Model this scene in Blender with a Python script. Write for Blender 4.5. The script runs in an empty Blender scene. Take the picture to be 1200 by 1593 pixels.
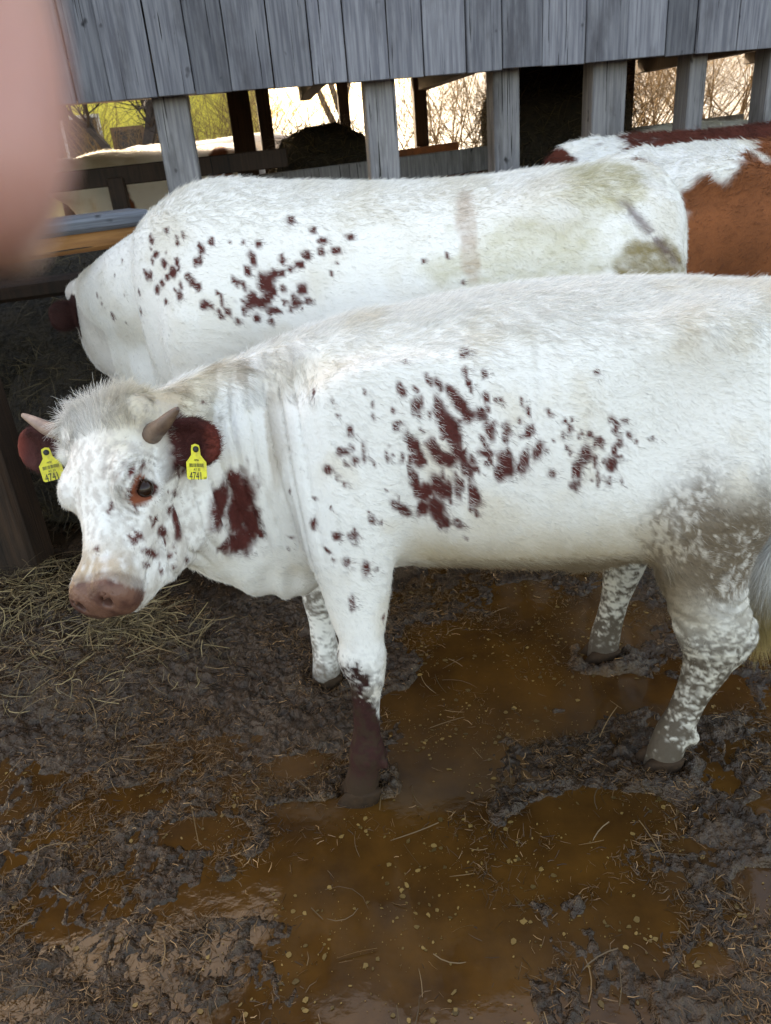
import bpy, bmesh, math, random
import numpy as np
from mathutils import Vector, Matrix
random.seed(7); RNG = np.random.default_rng(11)
R = math.radians
S = bpy.context.scene
C = S.collection

# ------------------------------------------------------------------ camera
CAM_H = 1.55; PITCH = R(26.0); ROLL = R(5.0); FPX = 1197.0
fw = np.array([0, math.cos(PITCH), -math.sin(PITCH)]); r0 = np.array([1., 0, 0]); u0 = np.cross(r0, fw)
cr, sr = math.cos(ROLL), math.sin(ROLL)
RT = cr*r0 - sr*u0; UP = sr*r0 + cr*u0
cd = bpy.data.cameras.new('camera'); cam = bpy.data.objects.new('camera', cd); C.objects.link(cam)
cam.matrix_world = Matrix(((RT[0], UP[0], -fw[0], 0), (RT[1], UP[1], -fw[1], 0), (RT[2], UP[2], -fw[2], CAM_H), (0, 0, 0, 1)))
cd.sensor_fit = 'HORIZONTAL'; cd.sensor_width = 36.0; cd.lens = 36.0*FPX/1200.0
cd.clip_start = 0.005; cd.clip_end = 2000
cd.dof.use_dof = True; cd.dof.focus_distance = 1.62; cd.dof.aperture_fstop = cd.lens/2.6   # a 2.6 mm phone aperture
S.camera = cam

# ------------------------------------------------------------------ world, sun, exposure
SUN_EL = R(27); SUN_AZ = R(28)       # low winter sun behind the barn; azimuth measured from +Y towards -X
W = bpy.data.worlds.new('World'); S.world = W; W.use_nodes = True
nt = W.node_tree; bg = nt.nodes['Background']
sky = nt.nodes.new('ShaderNodeTexSky'); sky.sky_type = 'NISHITA'; sky.sun_disc = False
sky.sun_elevation = SUN_EL; sky.sun_rotation = -SUN_AZ; sky.dust_density = 3.0; sky.air_density = 1.0; sky.ozone_density = 0.6
nt.links.new(sky.outputs[0], bg.inputs[0]); bg.inputs[1].default_value = 0.13
sl = bpy.data.lights.new('sun', 'SUN'); sl.energy = 3.2; sl.angle = R(0.5); sl.color = (1, .93, .82)
sun = bpy.data.objects.new('sun', sl); C.objects.link(sun)
sd = Vector((-math.sin(SUN_AZ)*math.cos(SUN_EL), math.cos(SUN_AZ)*math.cos(SUN_EL), math.sin(SUN_EL)))
sun.rotation_euler = sd.to_track_quat('Z', 'Y').to_euler()
S.view_settings.view_transform = 'Standard'; S.view_settings.look = 'None'
S.view_settings.gamma = 1.0; S.view_settings.exposure = 2.72; S.view_settings.use_curve_mapping = False
S.view_settings.use_white_balance = True; S.view_settings.white_balance_temperature = 8700; S.view_settings.white_balance_tint = 12   # the phone balanced for open shade
S.cycles.use_denoising = True
S.cycles.max_bounces = 6; S.cycles.diffuse_bounces = 3; S.cycles.glossy_bounces = 3; S.cycles.transparent_max_bounces = 6
S.cycles.caustics_reflective = False; S.cycles.caustics_refractive = False

# ------------------------------------------------------------------ helpers: numpy noise and signed distance modelling
def _h(i, j, k, s):
    n = (i*374761393 + j*668265263 + k*1274126177 + s*362437) & 0xffffffff
    n = ((n ^ (n >> 13))*1274126177) & 0xffffffff
    return ((n ^ (n >> 16)) & 0xffff)/65535.0
def vn(P, f, s=0):
    """value noise 0..1 at points P (N,3), frequency f (scalar or 3-vector)"""
    Q = np.asarray(P)*f; I = np.floor(Q).astype(np.int64); T = Q-I; T = T*T*(3-2*T)
    i, j, k = I[:, 0], I[:, 1], I[:, 2]; x, y, z = T[:, 0], T[:, 1], T[:, 2]; o = 0
    for a in (0, 1):
        for b in (0, 1):
            for c in (0, 1):
                o = o + _h(i+a, j+b, k+c, s)*(x if a else 1-x)*(y if b else 1-y)*(z if c else 1-z)
    return o
def fbm(P, f, s=0, o=4, g=.5):
    v = 0; a = 1; t = 0
    for q in range(o):
        v = v+a*vn(P, np.asarray(f)*2.03**q, s+q*17); t += a; a *= g
    return v/t
def sm(e0, e1, x):
    t = np.clip((x-e0)/(e1-e0), 0, 1); return t*t*(3-2*t)
def mix(a, b, t): return a*(1-t[:, None])+np.asarray(b)*t[:, None]
def unit(v):
    v = np.asarray(v, float); return v/np.linalg.norm(v)
def catmull(A, n):
    A = np.asarray(A, float); m = len(A)
    P = np.vstack([2*A[0]-A[1], A, 2*A[-1]-A[-2]]); out = []
    for i in range(m-1):
        p0, p1, p2, p3 = P[i:i+4]
        for t in np.linspace(0, 1, n, endpoint=False):
            out.append(.5*(2*p1+(p2-p0)*t+(2*p0-5*p1+4*p2-p3)*t*t+(3*p1-p0-3*p2+p3)*t**3))
    out.append(A[-1]); return np.array(out)

class Loft:
    """tapered limb: nodes (x,y,z, ra, rb); ra along the side vector, rb across it"""
    def __init__(s, nodes, side, k=.04, sub=4, op=1):
        s.N = catmull(nodes, sub); s.N[:, 3:] = np.maximum(s.N[:, 3:], .003); s.side = unit(side); s.k = k; s.op = op
        r = s.N[:, 3:].max()+k+.02
        s.lo = s.N[:, :3].min(0)-r; s.hi = s.N[:, :3].max(0)+r
    def segs(s):
        for a, b in zip(s.N[:-1], s.N[1:]):
            r = max(a[3:].max(), b[3:].max())+s.k+.02
            yield np.minimum(a[:3], b[:3])-r, np.maximum(a[:3], b[:3])+r, (a, b)
    def __call__(s, P, only=None):
        best = np.full(len(P), 9., np.float32)
        for a, b in ([only] if only is not None else zip(s.N[:-1], s.N[1:])):
            d = b[:3]-a[:3]; L = np.linalg.norm(d)
            if L < 1e-5: continue
            T = d/L; A = s.side-T*(s.side@T); A = A/np.linalg.norm(A); B = np.cross(T, A)
            q = P-a[:3]; w = q@T; t = np.clip(w/L, 0, 1)
            ra = a[3]+(b[3]-a[3])*t; rb = a[4]+(b[4]-a[4])*t
            m = np.minimum(ra, rb); o = w-t*L
            rho = np.sqrt((q@A/ra)**2+(q@B/rb)**2+(o/m)**2)
            best = np.minimum(best, (rho-1)*m)
        return best
class Ell:
    """ellipsoid with frame columns M (3x3), centre c, radii r"""
    def __init__(s, c, r, M=None, k=.03, op=1, n=2.0):
        s.c = np.asarray(c, float); s.r = np.asarray(r, float); s.M = np.eye(3) if M is None else M; s.k = k; s.op = op; s.n = n
        e = s.r.max()*1.3+k+.02; s.lo = s.c-e; s.hi = s.c+e
    def __call__(s, P):
        q = np.abs((P-s.c)@s.M)/s.r
        return ((q**s.n).sum(1)**(1/s.n)-1)*s.r.min()
class Torso:
    """barrel along X: rows x, ztop, zbot, halfwidth, ycentre"""
    def __init__(s, T, k=.05, n=2.25):
        s.T = catmull(T, 6); s.k = k; s.op = 1; s.n = n
        r = k+.03
        s.lo = np.array([s.T[:, 0].min(), (s.T[:, 4]-s.T[:, 3]).min(), s.T[:, 2].min()])-r
        s.hi = np.array([s.T[:, 0].max(), (s.T[:, 4]+s.T[:, 3]).max(), s.T[:, 1].max()])+r
    def __call__(s, P):
        T = s.T; x = np.clip(P[:, 0], T[0, 0], T[-1, 0]); I = lambda c: np.interp(x, T[:, 0], T[:, c])
        zt, zb, a, yc = I(1), I(2), np.maximum(I(3), .01), I(4)
        zc = zb+(zt-zb)*.46; up = np.maximum(zt-zc, .01); dn = np.maximum(zc-zb, .01)
        v = np.where(P[:, 2] > zc, (P[:, 2]-zc)/up, (P[:, 2]-zc)/dn); u = np.abs(P[:, 1]-yc)/a
        # roof-shaped towards the spine, rounder below
        u = u*(1+.16*np.clip(v, 0, 1)**2)
        rho = (u**s.n+np.abs(v)**s.n)**(1/s.n)
        return (rho-1)*np.minimum(a, np.minimum(up, dn))+np.abs(P[:, 0]-x)
class Local:
    """any function of head-local coordinates"""
    def __init__(s, fn, org, M, r, k=.02, op=1):
        s.fn = fn; s.o = np.asarray(org, float); s.M = M; s.k = k; s.op = op
        s.lo = s.o-r; s.hi = s.o+r
    def __call__(s, P): return s.fn((P-s.o)@s.M)
def comb(a, b, k, op):
    if op < 0:                    # carve
        b = -b; h = np.maximum(k-np.abs(a-b), 0)/k; return np.maximum(a, b)+h*h*k*.25
    h = np.maximum(k-np.abs(a-b), 0)/k; return np.minimum(a, b)-h*h*k*.25
def field(prims, P, big=.12):
    F = np.full(len(P), big, np.float32)
    for p in prims:
        m = np.all((P > p.lo) & (P < p.hi), 1)
        if m.any(): F[m] = comb(F[m], np.minimum(p(P[m]), big).astype(np.float32), p.k, p.op)
    return F
def polygonise(prims, h, big=.12):
    lo = np.min([p.lo for p in prims if p.op > 0], 0)-h*2; hi = np.max([p.hi for p in prims if p.op > 0], 0)+h*2
    n = np.ceil((hi-lo)/h).astype(int)+1
    ax = [lo[i]+h*np.arange(n[i]) for i in range(3)]
    F = np.full(n, big, np.float32)
    for p in prims:
        i0 = np.clip(np.floor((p.lo-lo)/h).astype(int), 0, n-1); i1 = np.clip(np.ceil((p.hi-lo)/h).astype(int)+1, 0, n)
        if np.any(i1 <= i0): continue
        sl_ = tuple(slice(i0[i], i1[i]) for i in range(3)); sh = tuple(i1-i0)
        mg = lambda j0, j1: np.stack(np.meshgrid(*[ax[i][j0[i]:j1[i]] for i in range(3)], indexing='ij'), -1).reshape(-1, 3).astype(np.float32)
        if hasattr(p, 'segs'):
            D = np.full(sh, big, np.float32)
            for l2, h2, ab in p.segs():
                j0 = np.clip(np.floor((l2-lo)/h).astype(int), i0, i1); j1 = np.clip(np.ceil((h2-lo)/h).astype(int)+1, i0, i1)
                if np.any(j1 <= j0): continue
                s2 = tuple(slice(j0[i]-i0[i], j1[i]-i0[i]) for i in range(3))
                D[s2] = np.minimum(D[s2], p(mg(j0, j1), ab).reshape(tuple(j1-j0)))
        else: D = np.minimum(p(mg(i0, i1)), big).reshape(sh).astype(np.float32)
        F[sl_] = comb(F[sl_], D, p.k, p.op)
    # naive surface nets
    s = F < 0
    cnt = sum(s[a:n[0]-1+a, b:n[1]-1+b, c:n[2]-1+c].astype(np.int8) for a in (0, 1) for b in (0, 1) for c in (0, 1))
    act = (cnt > 0) & (cnt < 8); idx = np.full(act.shape, -1, np.int64); cells = np.argwhere(act); idx[act] = np.arange(len(cells))
    acc = np.zeros((len(cells), 3)); num = np.zeros(len(cells))
    co = [(a, b, c) for a in (0, 1) for b in (0, 1) for c in (0, 1)]
    for u in co:
        for v in co:
            if sum(v)-sum(u) == 1 and all(v[i] >= u[i] for i in range(3)):
                A = cells+u; B = cells+v; fa = F[A[:, 0], A[:, 1], A[:, 2]]; fb = F[B[:, 0], B[:, 1], B[:, 2]]
                m = (fa < 0) != (fb < 0); t = np.where(m, fa/np.where(m, fa-fb, 1), 0)
                acc += np.where(m[:, None], np.array(u)+(np.array(v)-np.array(u))*t[:, None], 0); num += m
    V = lo+(cells+acc/num[:, None])*h
    Q = []
    for d in range(3):
        e = [0, 0, 0]; e[d] = 1; a, b = [(1, 2), (2, 0), (0, 1)][d]
        s0 = s[:-1 if d == 0 else None, :-1 if d == 1 else None, :-1 if d == 2 else None]
        s1 = s[1 if d == 0 else 0:, 1 if d == 1 else 0:, 1 if d == 2 else 0:]
        E = np.argwhere(s0 != s1)
        E = E[(E[:, a] > 0) & (E[:, b] > 0) & (E[:, a] < n[a]-1) & (E[:, b] < n[b]-1)]
        fl = s0[E[:, 0], E[:, 1], E[:, 2]]
        def at(da, db):
            G = E.copy(); G[:, a] += da; G[:, b] += db; return idx[G[:, 0], G[:, 1], G[:, 2]]
        q = np.stack([at(-1, -1), at(0, -1), at(0, 0), at(-1, 0)], 1)
        q[~fl] = q[~fl][:, ::-1]; Q.append(q)
    return V, np.vstack(Q)
def newton(prims, V, it=3, step=1e-3, cap=.004):
    for _ in range(it):
        f = field(prims, V); G = np.stack([field(prims, V+np.eye(3)[i]*step)-f for i in range(3)], 1)/step
        V = V-np.clip((f/np.maximum((G*G).sum(1), .05))[:, None]*G, -cap, cap)
    return V
def mesh_np(name, V, F, smooth=True):
    me = bpy.data.meshes.new(name); F = np.asarray(F); k = F.shape[1]
    me.vertices.add(len(V)); me.vertices.foreach_set('co', np.asarray(V, np.float32).ravel())
    me.loops.add(F.size); me.loops.foreach_set('vertex_index', F.astype(np.int32).ravel())
    me.polygons.add(len(F)); me.polygons.foreach_set('loop_start', np.arange(0, F.size, k, dtype=np.int32))
    me.polygons.foreach_set('use_smooth', np.full(len(F), smooth)); me.update(calc_edges=True); me.validate(); return me
def set_col(me, col, name='Col', alpha=None):
    a = me.color_attributes.new(name, 'FLOAT_COLOR', 'POINT')
    c = np.ones((len(me.vertices), 4), np.float32); c[:, :3] = col
    if alpha is not None: c[:, 3] = alpha
    a.data.foreach_set('color', c.ravel())
def vnormals(V, F):
    a = V[F[:, 0]]; N = np.cross(V[F[:, 1]]-a, V[F[:, 2]]-a)
    if F.shape[1] == 4: N = N+np.cross(V[F[:, 2]]-a, V[F[:, 3]]-a)
    o = np.zeros_like(V)
    for i in range(F.shape[1]): np.add.at(o, F[:, i], N)
    return o/np.maximum(np.linalg.norm(o, axis=1, keepdims=True), 1e-9)

def link(name, data, parent=None, mat=None, loc=None):
    o = bpy.data.objects.new(name, data); C.objects.link(o)
    if mat is not None and data is not None: data.materials.append(mat)
    if parent is not None: o.parent = parent
    if loc is not None: o.location = loc
    return o
def thing(name, label, cat, loc=(0, 0, 0), rz=0, group=None):
    o = bpy.data.objects.new(name, None); C.objects.link(o); o.location = loc; o.rotation_euler = (0, 0, rz)
    o.empty_display_size = .1
    return tag(o, label, cat, group)
def tag(o, label, cat, group=None, kind=None):
    o['label'] = label; o['category'] = cat
    if group: o['group'] = group
    if kind: o['kind'] = kind
    return o
def lathe_path(nodes, seg=14, flat=1.0):
    """tube through (x,y,z,r) nodes with closed rounded end"""
    N = catmull(nodes, 6); V = []; F = []; up = np.array([0, 0, 1.])
    for i in range(len(N)):
        T = unit(N[min(i+1, len(N)-1), :3]-N[max(i-1, 0), :3]); A = np.cross(T, up if abs(T[2]) < .9 else (1, 0, 0)); A = unit(A); B = np.cross(T, A)
        for k in range(seg):
            a = 2*math.pi*k/seg; V.append(N[i, :3]+(A*math.cos(a)+B*math.sin(a)*flat)*N[i, 3])
    for i in range(len(N)-1):
        for k in range(seg): F.append((i*seg+k, i*seg+(k+1) % seg, (i+1)*seg+(k+1) % seg, (i+1)*seg+k))
    me = bpy.data.meshes.new('tube'); caps = [tuple(range(seg))[::-1], tuple(range((len(N)-1)*seg, len(N)*seg))]
    me.from_pydata([tuple(v) for v in V], [], F+caps); me.polygons.foreach_set('use_smooth', [True]*len(me.polygons)); me.update(); return me

def pmat(name, col, rough=.6, bump=0, bscale=80, col2=None, cscale=12, spec=.4, stretch=(1, 1, 1), detail=6, coat=0, dist=.004, lo=.35, hi=.65):
    m = bpy.data.materials.new(name); m.use_nodes = True; t = m.node_tree; p = t.nodes['Principled BSDF']
    p.inputs['Base Color'].default_value = (*col, 1); p.inputs['Roughness'].default_value = rough; p.inputs['Specular IOR Level'].default_value = spec
    if coat: p.inputs['Coat Weight'].default_value = coat; p.inputs['Coat Roughness'].default_value = .08
    tc = t.nodes.new('ShaderNodeTexCoord'); mp = t.nodes.new('ShaderNodeMapping'); mp.inputs['Scale'].default_value = stretch; t.links.new(tc.outputs['Object'], mp.inputs['Vector'])
    if col2 is not None:
        n = t.nodes.new('ShaderNodeTexNoise'); n.inputs['Scale'].default_value = cscale; n.inputs['Detail'].default_value = detail; n.inputs['Roughness'].default_value = .65
        r = t.nodes.new('ShaderNodeMapRange'); r.inputs['From Min'].default_value = lo; r.inputs['From Max'].default_value = hi
        mx = t.nodes.new('ShaderNodeMix'); mx.data_type = 'RGBA'; mx.inputs[6].default_value = (*col, 1); mx.inputs[7].default_value = (*col2, 1)
        t.links.new(mp.outputs[0], n.inputs['Vector']); t.links.new(n.outputs['Fac'], r.inputs['Value']); t.links.new(r.outputs[0], mx.inputs[0]); t.links.new(mx.outputs[2], p.inputs['Base Color'])
    if bump:
        n = t.nodes.new('ShaderNodeTexNoise'); n.inputs['Scale'].default_value = bscale; n.inputs['Detail'].default_value = 5
        b = t.nodes.new('ShaderNodeBump'); b.inputs['Strength'].default_value = bump; b.inputs['Distance'].default_value = dist
        t.links.new(mp.outputs[0], n.inputs['Vector']); t.links.new(n.outputs['Fac'], b.inputs['Height']); t.links.new(b.outputs[0], p.inputs['Normal'])
    return m

# ------------------------------------------------------------------ cattle
def head_frame(az, pitch, roll=0.0, tilt=0.0):
    """az: facing from -Y towards -X; pitch: nose down; returns columns e1 (nose), e2 (animal's left), e3 (forehead)"""
    hd = np.array([-math.sin(az), -math.cos(az), 0]); z = np.array([0, 0, 1.])
    e1 = hd*math.cos(pitch)-z*math.sin(pitch); e3 = hd*math.sin(pitch)+z*math.cos(pitch); e2 = np.array([math.cos(az), -math.sin(az), 0])
    a, b = math.cos(roll), math.sin(roll)
    M = np.stack([e1, a*e2+b*e3, a*e3-b*e2], 1)
    if tilt:                       # lean of the whole head sideways, about the horizontal facing direction
        M = np.array(Matrix.Rotation(tilt, 3, Vector(hd)))@M
    return M
HEAD_T = catmull([(-.035, .055, -.045, -.10), (-.01, .085, .0, -.145), (.03, .100, .022, -.185), (.09, .102, .027, -.225), (.15, .098, .020, -.250),
                  (.20, .078, .004, -.255), (.25, .060, -.010, -.235), (.30, .052, -.016, -.195), (.345, .055, -.021, -.158), (.375, .060, -.027, -.138),
                  (.398, .056, -.044, -.118), (.410, .03, -.062, -.10)], 4)
def headf(sc):
    def f(q):
        q = q/sc; T = HEAD_T; s = np.clip(q[:, 0], T[0, 0], T[-1, 0]); I = lambda c: np.interp(s, T[:, 0], T[:, c])
        a, tp, bt = np.maximum(I(1), .008), I(2), I(3); c = bt+(tp-bt)*.58; up = np.maximum(tp-c, .008); dn = np.maximum(c-bt, .008)
        v = np.where(q[:, 2] > c, (q[:, 2]-c)/up, (q[:, 2]-c)/dn)
        u = np.abs(q[:, 1])/(a*(1-.42*np.clip(-v, 0, 1)**1.3-.10*np.clip(v, 0, 1)**2))
        rho = (u**2.9+np.abs(v)**2.9)**(1/2.9)
        return ((rho-1)*np.minimum(a, np.minimum(up, dn))+np.abs(q[:, 0]-s))*sc
    return f
def ear_frame(o, M, sc, g, lift, back):
    # a leaf shaped cup, axis outwards: base point, columns axis / width / opening
    ax = unit(M@np.array([.10-lift, g*1.0, back])); nn = M@unit((.55, g*-.1, .83)); nn = unit(nn-ax*(nn@ax))
    return np.asarray(o)+M@(np.array((.060, g*.098, -.070))*sc), np.stack([ax, np.cross(nn, ax), nn], 1)
EYE = (.168, .097, -.050)
def head_prims(o, M, sc=1.0, ears=((.10, -.25, 0), (.10, -.25, 0)), detail=True):
    o = np.asarray(o, float); W_ = lambda q: o+M@(np.asarray(q, float)*sc)
    P = [Local(headf(sc), o+M@np.array([.2*sc, 0, -.1*sc]), M, .38*sc, k=.05)]
    P[0].o = o
    E = lambda c, r, k=.03, op=1, F=M, n=2: P.append(Ell(W_(c), np.array(r)*sc, F, k*sc, op, n))
    for g in (1, -1):
        E((.148, g*.080, -.012), (.046, .026, .028), .025)            # brow
        E((.172, g*.083, -.080), (.035, .020, .020), .03)             # lower rim of the orbit
        E((.125, g*.064, -.155), (.080, .026, .075), .045)             # cheek
        E((.240, g*.054, -.095), (.07, .014, .024), .03)              # facial crest
        E((.022, g*.088, -.006), (.028, .03, .028), .03)              # horn base
        E((.362, g*.042, -.056), (.036, .028, .030), .03)             # nostril wing
        E((.370, g*.036, -.100), (.038, .022, .024), .025)            # lip
    E((.0, 0, .006), (.035, .075, .03), .05)                           # poll
    E((.390, 0, -.074), (.026, .060, .040), .02, 1, M, 2.6)                      # nose pad
    E((.350, 0, -.145), (.040, .032, .022), .03)                       # chin
    for g, (lift, back, rc) in zip((1, -1), ears):
        b, F = ear_frame(o, M, sc, g, lift, back); ax, ww, nn = F.T
        P.append(Loft([np.r_[W_((.065, g*.07, -.065)), .022*sc, .022*sc], np.r_[b+ax*(.03+rc)*sc, .021*sc, .021*sc]], ww, .02*sc))
        P.append(Ell(b+ax*(.074+rc)*sc, np.array([.068, .054, .018])*sc, F, .012*sc, 1, 2.2))
        P.append(Ell(b+ax*(.078+rc)*sc+nn*.017*sc, np.array([.054, .041, .017])*sc, F, .006*sc, -1, 2.2))
    if detail:
        for g in (1, -1):
            E((EYE[0], g*(EYE[1]+.012), EYE[2]), (.0118, .018, .021), .006, -1)   # eye socket
            Rn = M@np.array(Matrix.Rotation(g*R(-38), 3, 'X'))
            E((.396, g*.040, -.050), (.022, .0062, .017), .004, -1, Rn)         # nostril slit
            E((.400, g*.031, -.046), (.016, .0085, .009), .005, -1)
        E((.37, 0, -.116), (.055, .09, .0035), .006, -1)                          # mouth
    return P
def leg(nodes, k=.05): return Loft(nodes, (1, 0, 0), k)

def hair(name, V, F, N, count, dfun, parent, mat, col, rad=.0006, seg=4, seed=1):
    """short coat as a curves object: dfun(P,N) -> direction, length, lift, density; col(P) -> colour"""
    rg = np.random.default_rng(seed)
    if F.shape[1] == 4: F = np.vstack([F[:, :3], F[:, [0, 2, 3]]])
    a, b, c = V[F[:, 0]], V[F[:, 1]], V[F[:, 2]]
    ar = np.linalg.norm(np.cross(b-a, c-a), axis=1); cen = (a+b+c)/3
    D = dfun(cen, N[F[:, 0]])[3]; w = ar*D; w = w/w.sum()
    t = rg.choice(len(F), count, p=w); u, v = rg.random(count), rg.random(count); k = u+v > 1; u[k] = 1-u[k]; v[k] = 1-v[k]
    P = a[t]+(b[t]-a[t])*u[:, None]+(c[t]-a[t])*v[:, None]
    n = N[F[t, 0]]*(1-u-v)[:, None]+N[F[t, 1]]*u[:, None]+N[F[t, 2]]*v[:, None]; n /= np.linalg.norm(n, axis=1, keepdims=True)
    d, L, lift, _ = dfun(P, n)
    # clumps: the flow wanders smoothly and hairs lean to a neighbour's direction
    J = np.stack([vn(P, 55, 40+i)-.5 for i in range(3)], 1)*.9+np.stack([vn(P, 17, 50+i)-.5 for i in range(3)], 1)*.8+rg.normal(0, .13, (count, 3))
    d = d+J; d = d-n*(d*n).sum(1, keepdims=True); d /= np.maximum(np.linalg.norm(d, axis=1, keepdims=True), 1e-6)
    L = L*(.65+.7*rg.random(count)); lift = lift*(.6+.8*rg.random(count))
    tt = np.linspace(0, 1, seg); pts = np.empty((count, seg, 3), np.float32)
    bend = rg.normal(0, .12, (count, 3))
    for i, q in enumerate(tt):
        up = lift*(q-.38*q*q)
        pts[:, i] = P-n*.002+(d*(q*np.sqrt(np.maximum(1-lift*lift, .1)))[:, None]+n*up[:, None]+bend*(q*q))*L[:, None]
    cu = bpy.data.hair_curves.new(name); cu.add_curves([seg]*count)
    cu.points.foreach_set('position', pts.ravel())
    r = np.tile(np.linspace(1, .25, seg), count)*rad*np.repeat(.7+.6*rg.random(count), seg)
    ra = cu.attributes.get('radius') or cu.attributes.new('radius', 'FLOAT', 'POINT'); ra.data.foreach_set('value', r.astype(np.float32))
    ca = cu.attributes.new('Col', 'FLOAT_COLOR', 'CURVE'); cc = np.ones((count, 4), np.float32)
    cc[:, :3] = col(P+rg.normal(0, .0042, P.shape))*(.74+.36*rg.random(count)**.7)[:, None]; ca.data.foreach_set('color', cc.ravel())
    return link(name, cu, parent, mat)

def mat_attr(name, rough=.75, sheen=0.0, bump=0.0, bscale=120., spec=.2, bdist=.004):
    m = bpy.data.materials.new(name); m.use_nodes = True; t = m.node_tree; p = t.nodes['Principled BSDF']
    a = t.nodes.new('ShaderNodeAttribute'); a.attribute_name = 'Col'; t.links.new(a.outputs['Color'], p.inputs['Base Color'])
    p.inputs['Roughness'].default_value = rough; p.inputs['Specular IOR Level'].default_value = spec
    if bump:
        n = t.nodes.new('ShaderNodeTexNoise'); n.inputs['Scale'].default_value = bscale; n.inputs['Detail'].default_value = 4
        tc = t.nodes.new('ShaderNodeTexCoord'); t.links.new(tc.outputs['Object'], n.inputs['Vector'])
        b = t.nodes.new('ShaderNodeBump'); b.inputs['Strength'].default_value = bump; b.inputs['Distance'].default_value = bdist
        t.links.new(n.outputs['Fac'], b.inputs['Height']); t.links.new(b.outputs['Normal'], p.inputs['Normal'])
    return m
M_HIDE = mat_attr('cow_hide', .8, bump=.5)
_t = M_HIDE.node_tree; _a = [n for n in _t.nodes if n.type == 'ATTRIBUTE'][0]; _r = _t.nodes.new('ShaderNodeMapRange'); _r.inputs['To Min'].default_value = .28; _r.inputs['To Max'].default_value = .8   # bare wet nose is glossier
_t.links.new(_a.outputs['Alpha'], _r.inputs['Value']); _t.links.new(_r.outputs[0], _t.nodes['Principled BSDF'].inputs['Roughness'])
M_HAIR = mat_attr('cow_hair', .55, spec=.25)

# ------------------------------------------------------------------ materials of the setting
def wood(name, c1, c2, c3, rough=.75, var=.35, axis=2, bump=.6, dist=.004):
    """weathered timber: grain stretched along one axis, per-piece brightness, knots and stains"""
    m = bpy.data.materials.new(name); m.use_nodes = True; t = m.node_tree; L = t.links.new; p = t.nodes['Principled BSDF']
    tc = t.nodes.new('ShaderNodeTexCoord'); oi = t.nodes.new('ShaderNodeObjectInfo'); ad = t.nodes.new('ShaderNodeVectorMath'); ad.operation = 'ADD'
    sc = t.nodes.new('ShaderNodeVectorMath'); sc.operation = 'SCALE'; sc.inputs[3].default_value = 37
    cx = t.nodes.new('ShaderNodeCombineXYZ'); [L(oi.outputs['Random'], cx.inputs[i]) for i in range(3)]; L(cx.outputs[0], sc.inputs[0]); L(tc.outputs['Object'], ad.inputs[0]); L(sc.outputs[0], ad.inputs[1])
    def tex(scale, st, det=6, rg=.6):
        mp = t.nodes.new('ShaderNodeMapping'); v = [st]*3; v[axis] = 1; mp.inputs['Scale'].default_value = v; L(ad.outputs[0], mp.inputs['Vector'])
        n = t.nodes.new('ShaderNodeTexNoise'); n.inputs['Scale'].default_value = scale; n.inputs['Detail'].default_value = det; n.inputs['Roughness'].default_value = rg; L(mp.outputs[0], n.inputs['Vector']); return n
    g = tex(3.0, 22); s = tex(2.2, 3.0, 5); k = tex(9, 1.3, 2)
    def mixc(a, b, fac, lo, hi):
        r = t.nodes.new('ShaderNodeMapRange'); r.inputs['From Min'].default_value = lo; r.inputs['From Max'].default_value = hi; L(fac, r.inputs['Value'])
        mx = t.nodes.new('ShaderNodeMix'); mx.data_type = 'RGBA'; L(r.outputs[0], mx.inputs[0])
        for v, i in ((a, 6), (b, 7)):
            if hasattr(v, 'links'): L(v, mx.inputs[i])
            else: mx.inputs[i].default_value = (*v, 1)
        return mx.outputs[2]
    c = mixc(c1, c2, g.outputs['Fac'], .38, .62); c = mixc(c, c3, s.outputs['Fac'], .52, .74); c = mixc(c, tuple(x*.35 for x in c3), k.outputs['Fac'], .70, .78); cr_ = tex(1.6, 45, 3); c = mixc(c, tuple(x*.22 for x in c3), cr_.outputs['Fac'], .645, .675)
    hv = t.nodes.new('ShaderNodeHueSaturation'); r = t.nodes.new('ShaderNodeMapRange'); r.inputs['To Min'].default_value = 1-var; r.inputs['To Max'].default_value = 1+var; L(oi.outputs['Random'], r.inputs['Value']); L(r.outputs[0], hv.inputs['Value']); L(c, hv.inputs['Color']); L(hv.outputs[0], p.inputs['Base Color'])
    p.inputs['Roughness'].default_value = rough; p.inputs['Specular IOR Level'].default_value = .25
    b = t.nodes.new('ShaderNodeBump'); b.inputs['Strength'].default_value = bump; b.inputs['Distance'].default_value = dist; L(g.outputs['Fac'], b.inputs['Height']); L(b.outputs[0], p.inputs['Normal'])
    return m
M_CLAD = wood('weathered_cladding', (.205, .205, .225), (.115, .115, .135), (.075, .072, .082))
M_POST = wood('weathered_post', (.25, .24, .245), (.15, .145, .155), (.09, .082, .08), var=.15)
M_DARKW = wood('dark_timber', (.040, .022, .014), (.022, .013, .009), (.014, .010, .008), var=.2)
M_BEAM_TOP = wood('beam_grey_skin', (.15, .16, .18), (.085, .09, .105), (.06, .058, .06), axis=0, var=.1)
M_BEAM_CUT = wood('beam_rubbed_edge', (.24, .105, .032), (.16, .065, .020), (.09, .04, .015), axis=0, var=.1, rough=.5)
M_FPOST = wood('feeder_post_timber', (.055, .030, .018), (.030, .018, .012), (.014, .010, .008), var=.1, bump=1., dist=.01)
M_LOFT = wood('loft_boards', (.06, .042, .03), (.035, .025, .018), (.02, .015, .012), axis=1, var=.3)

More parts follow.
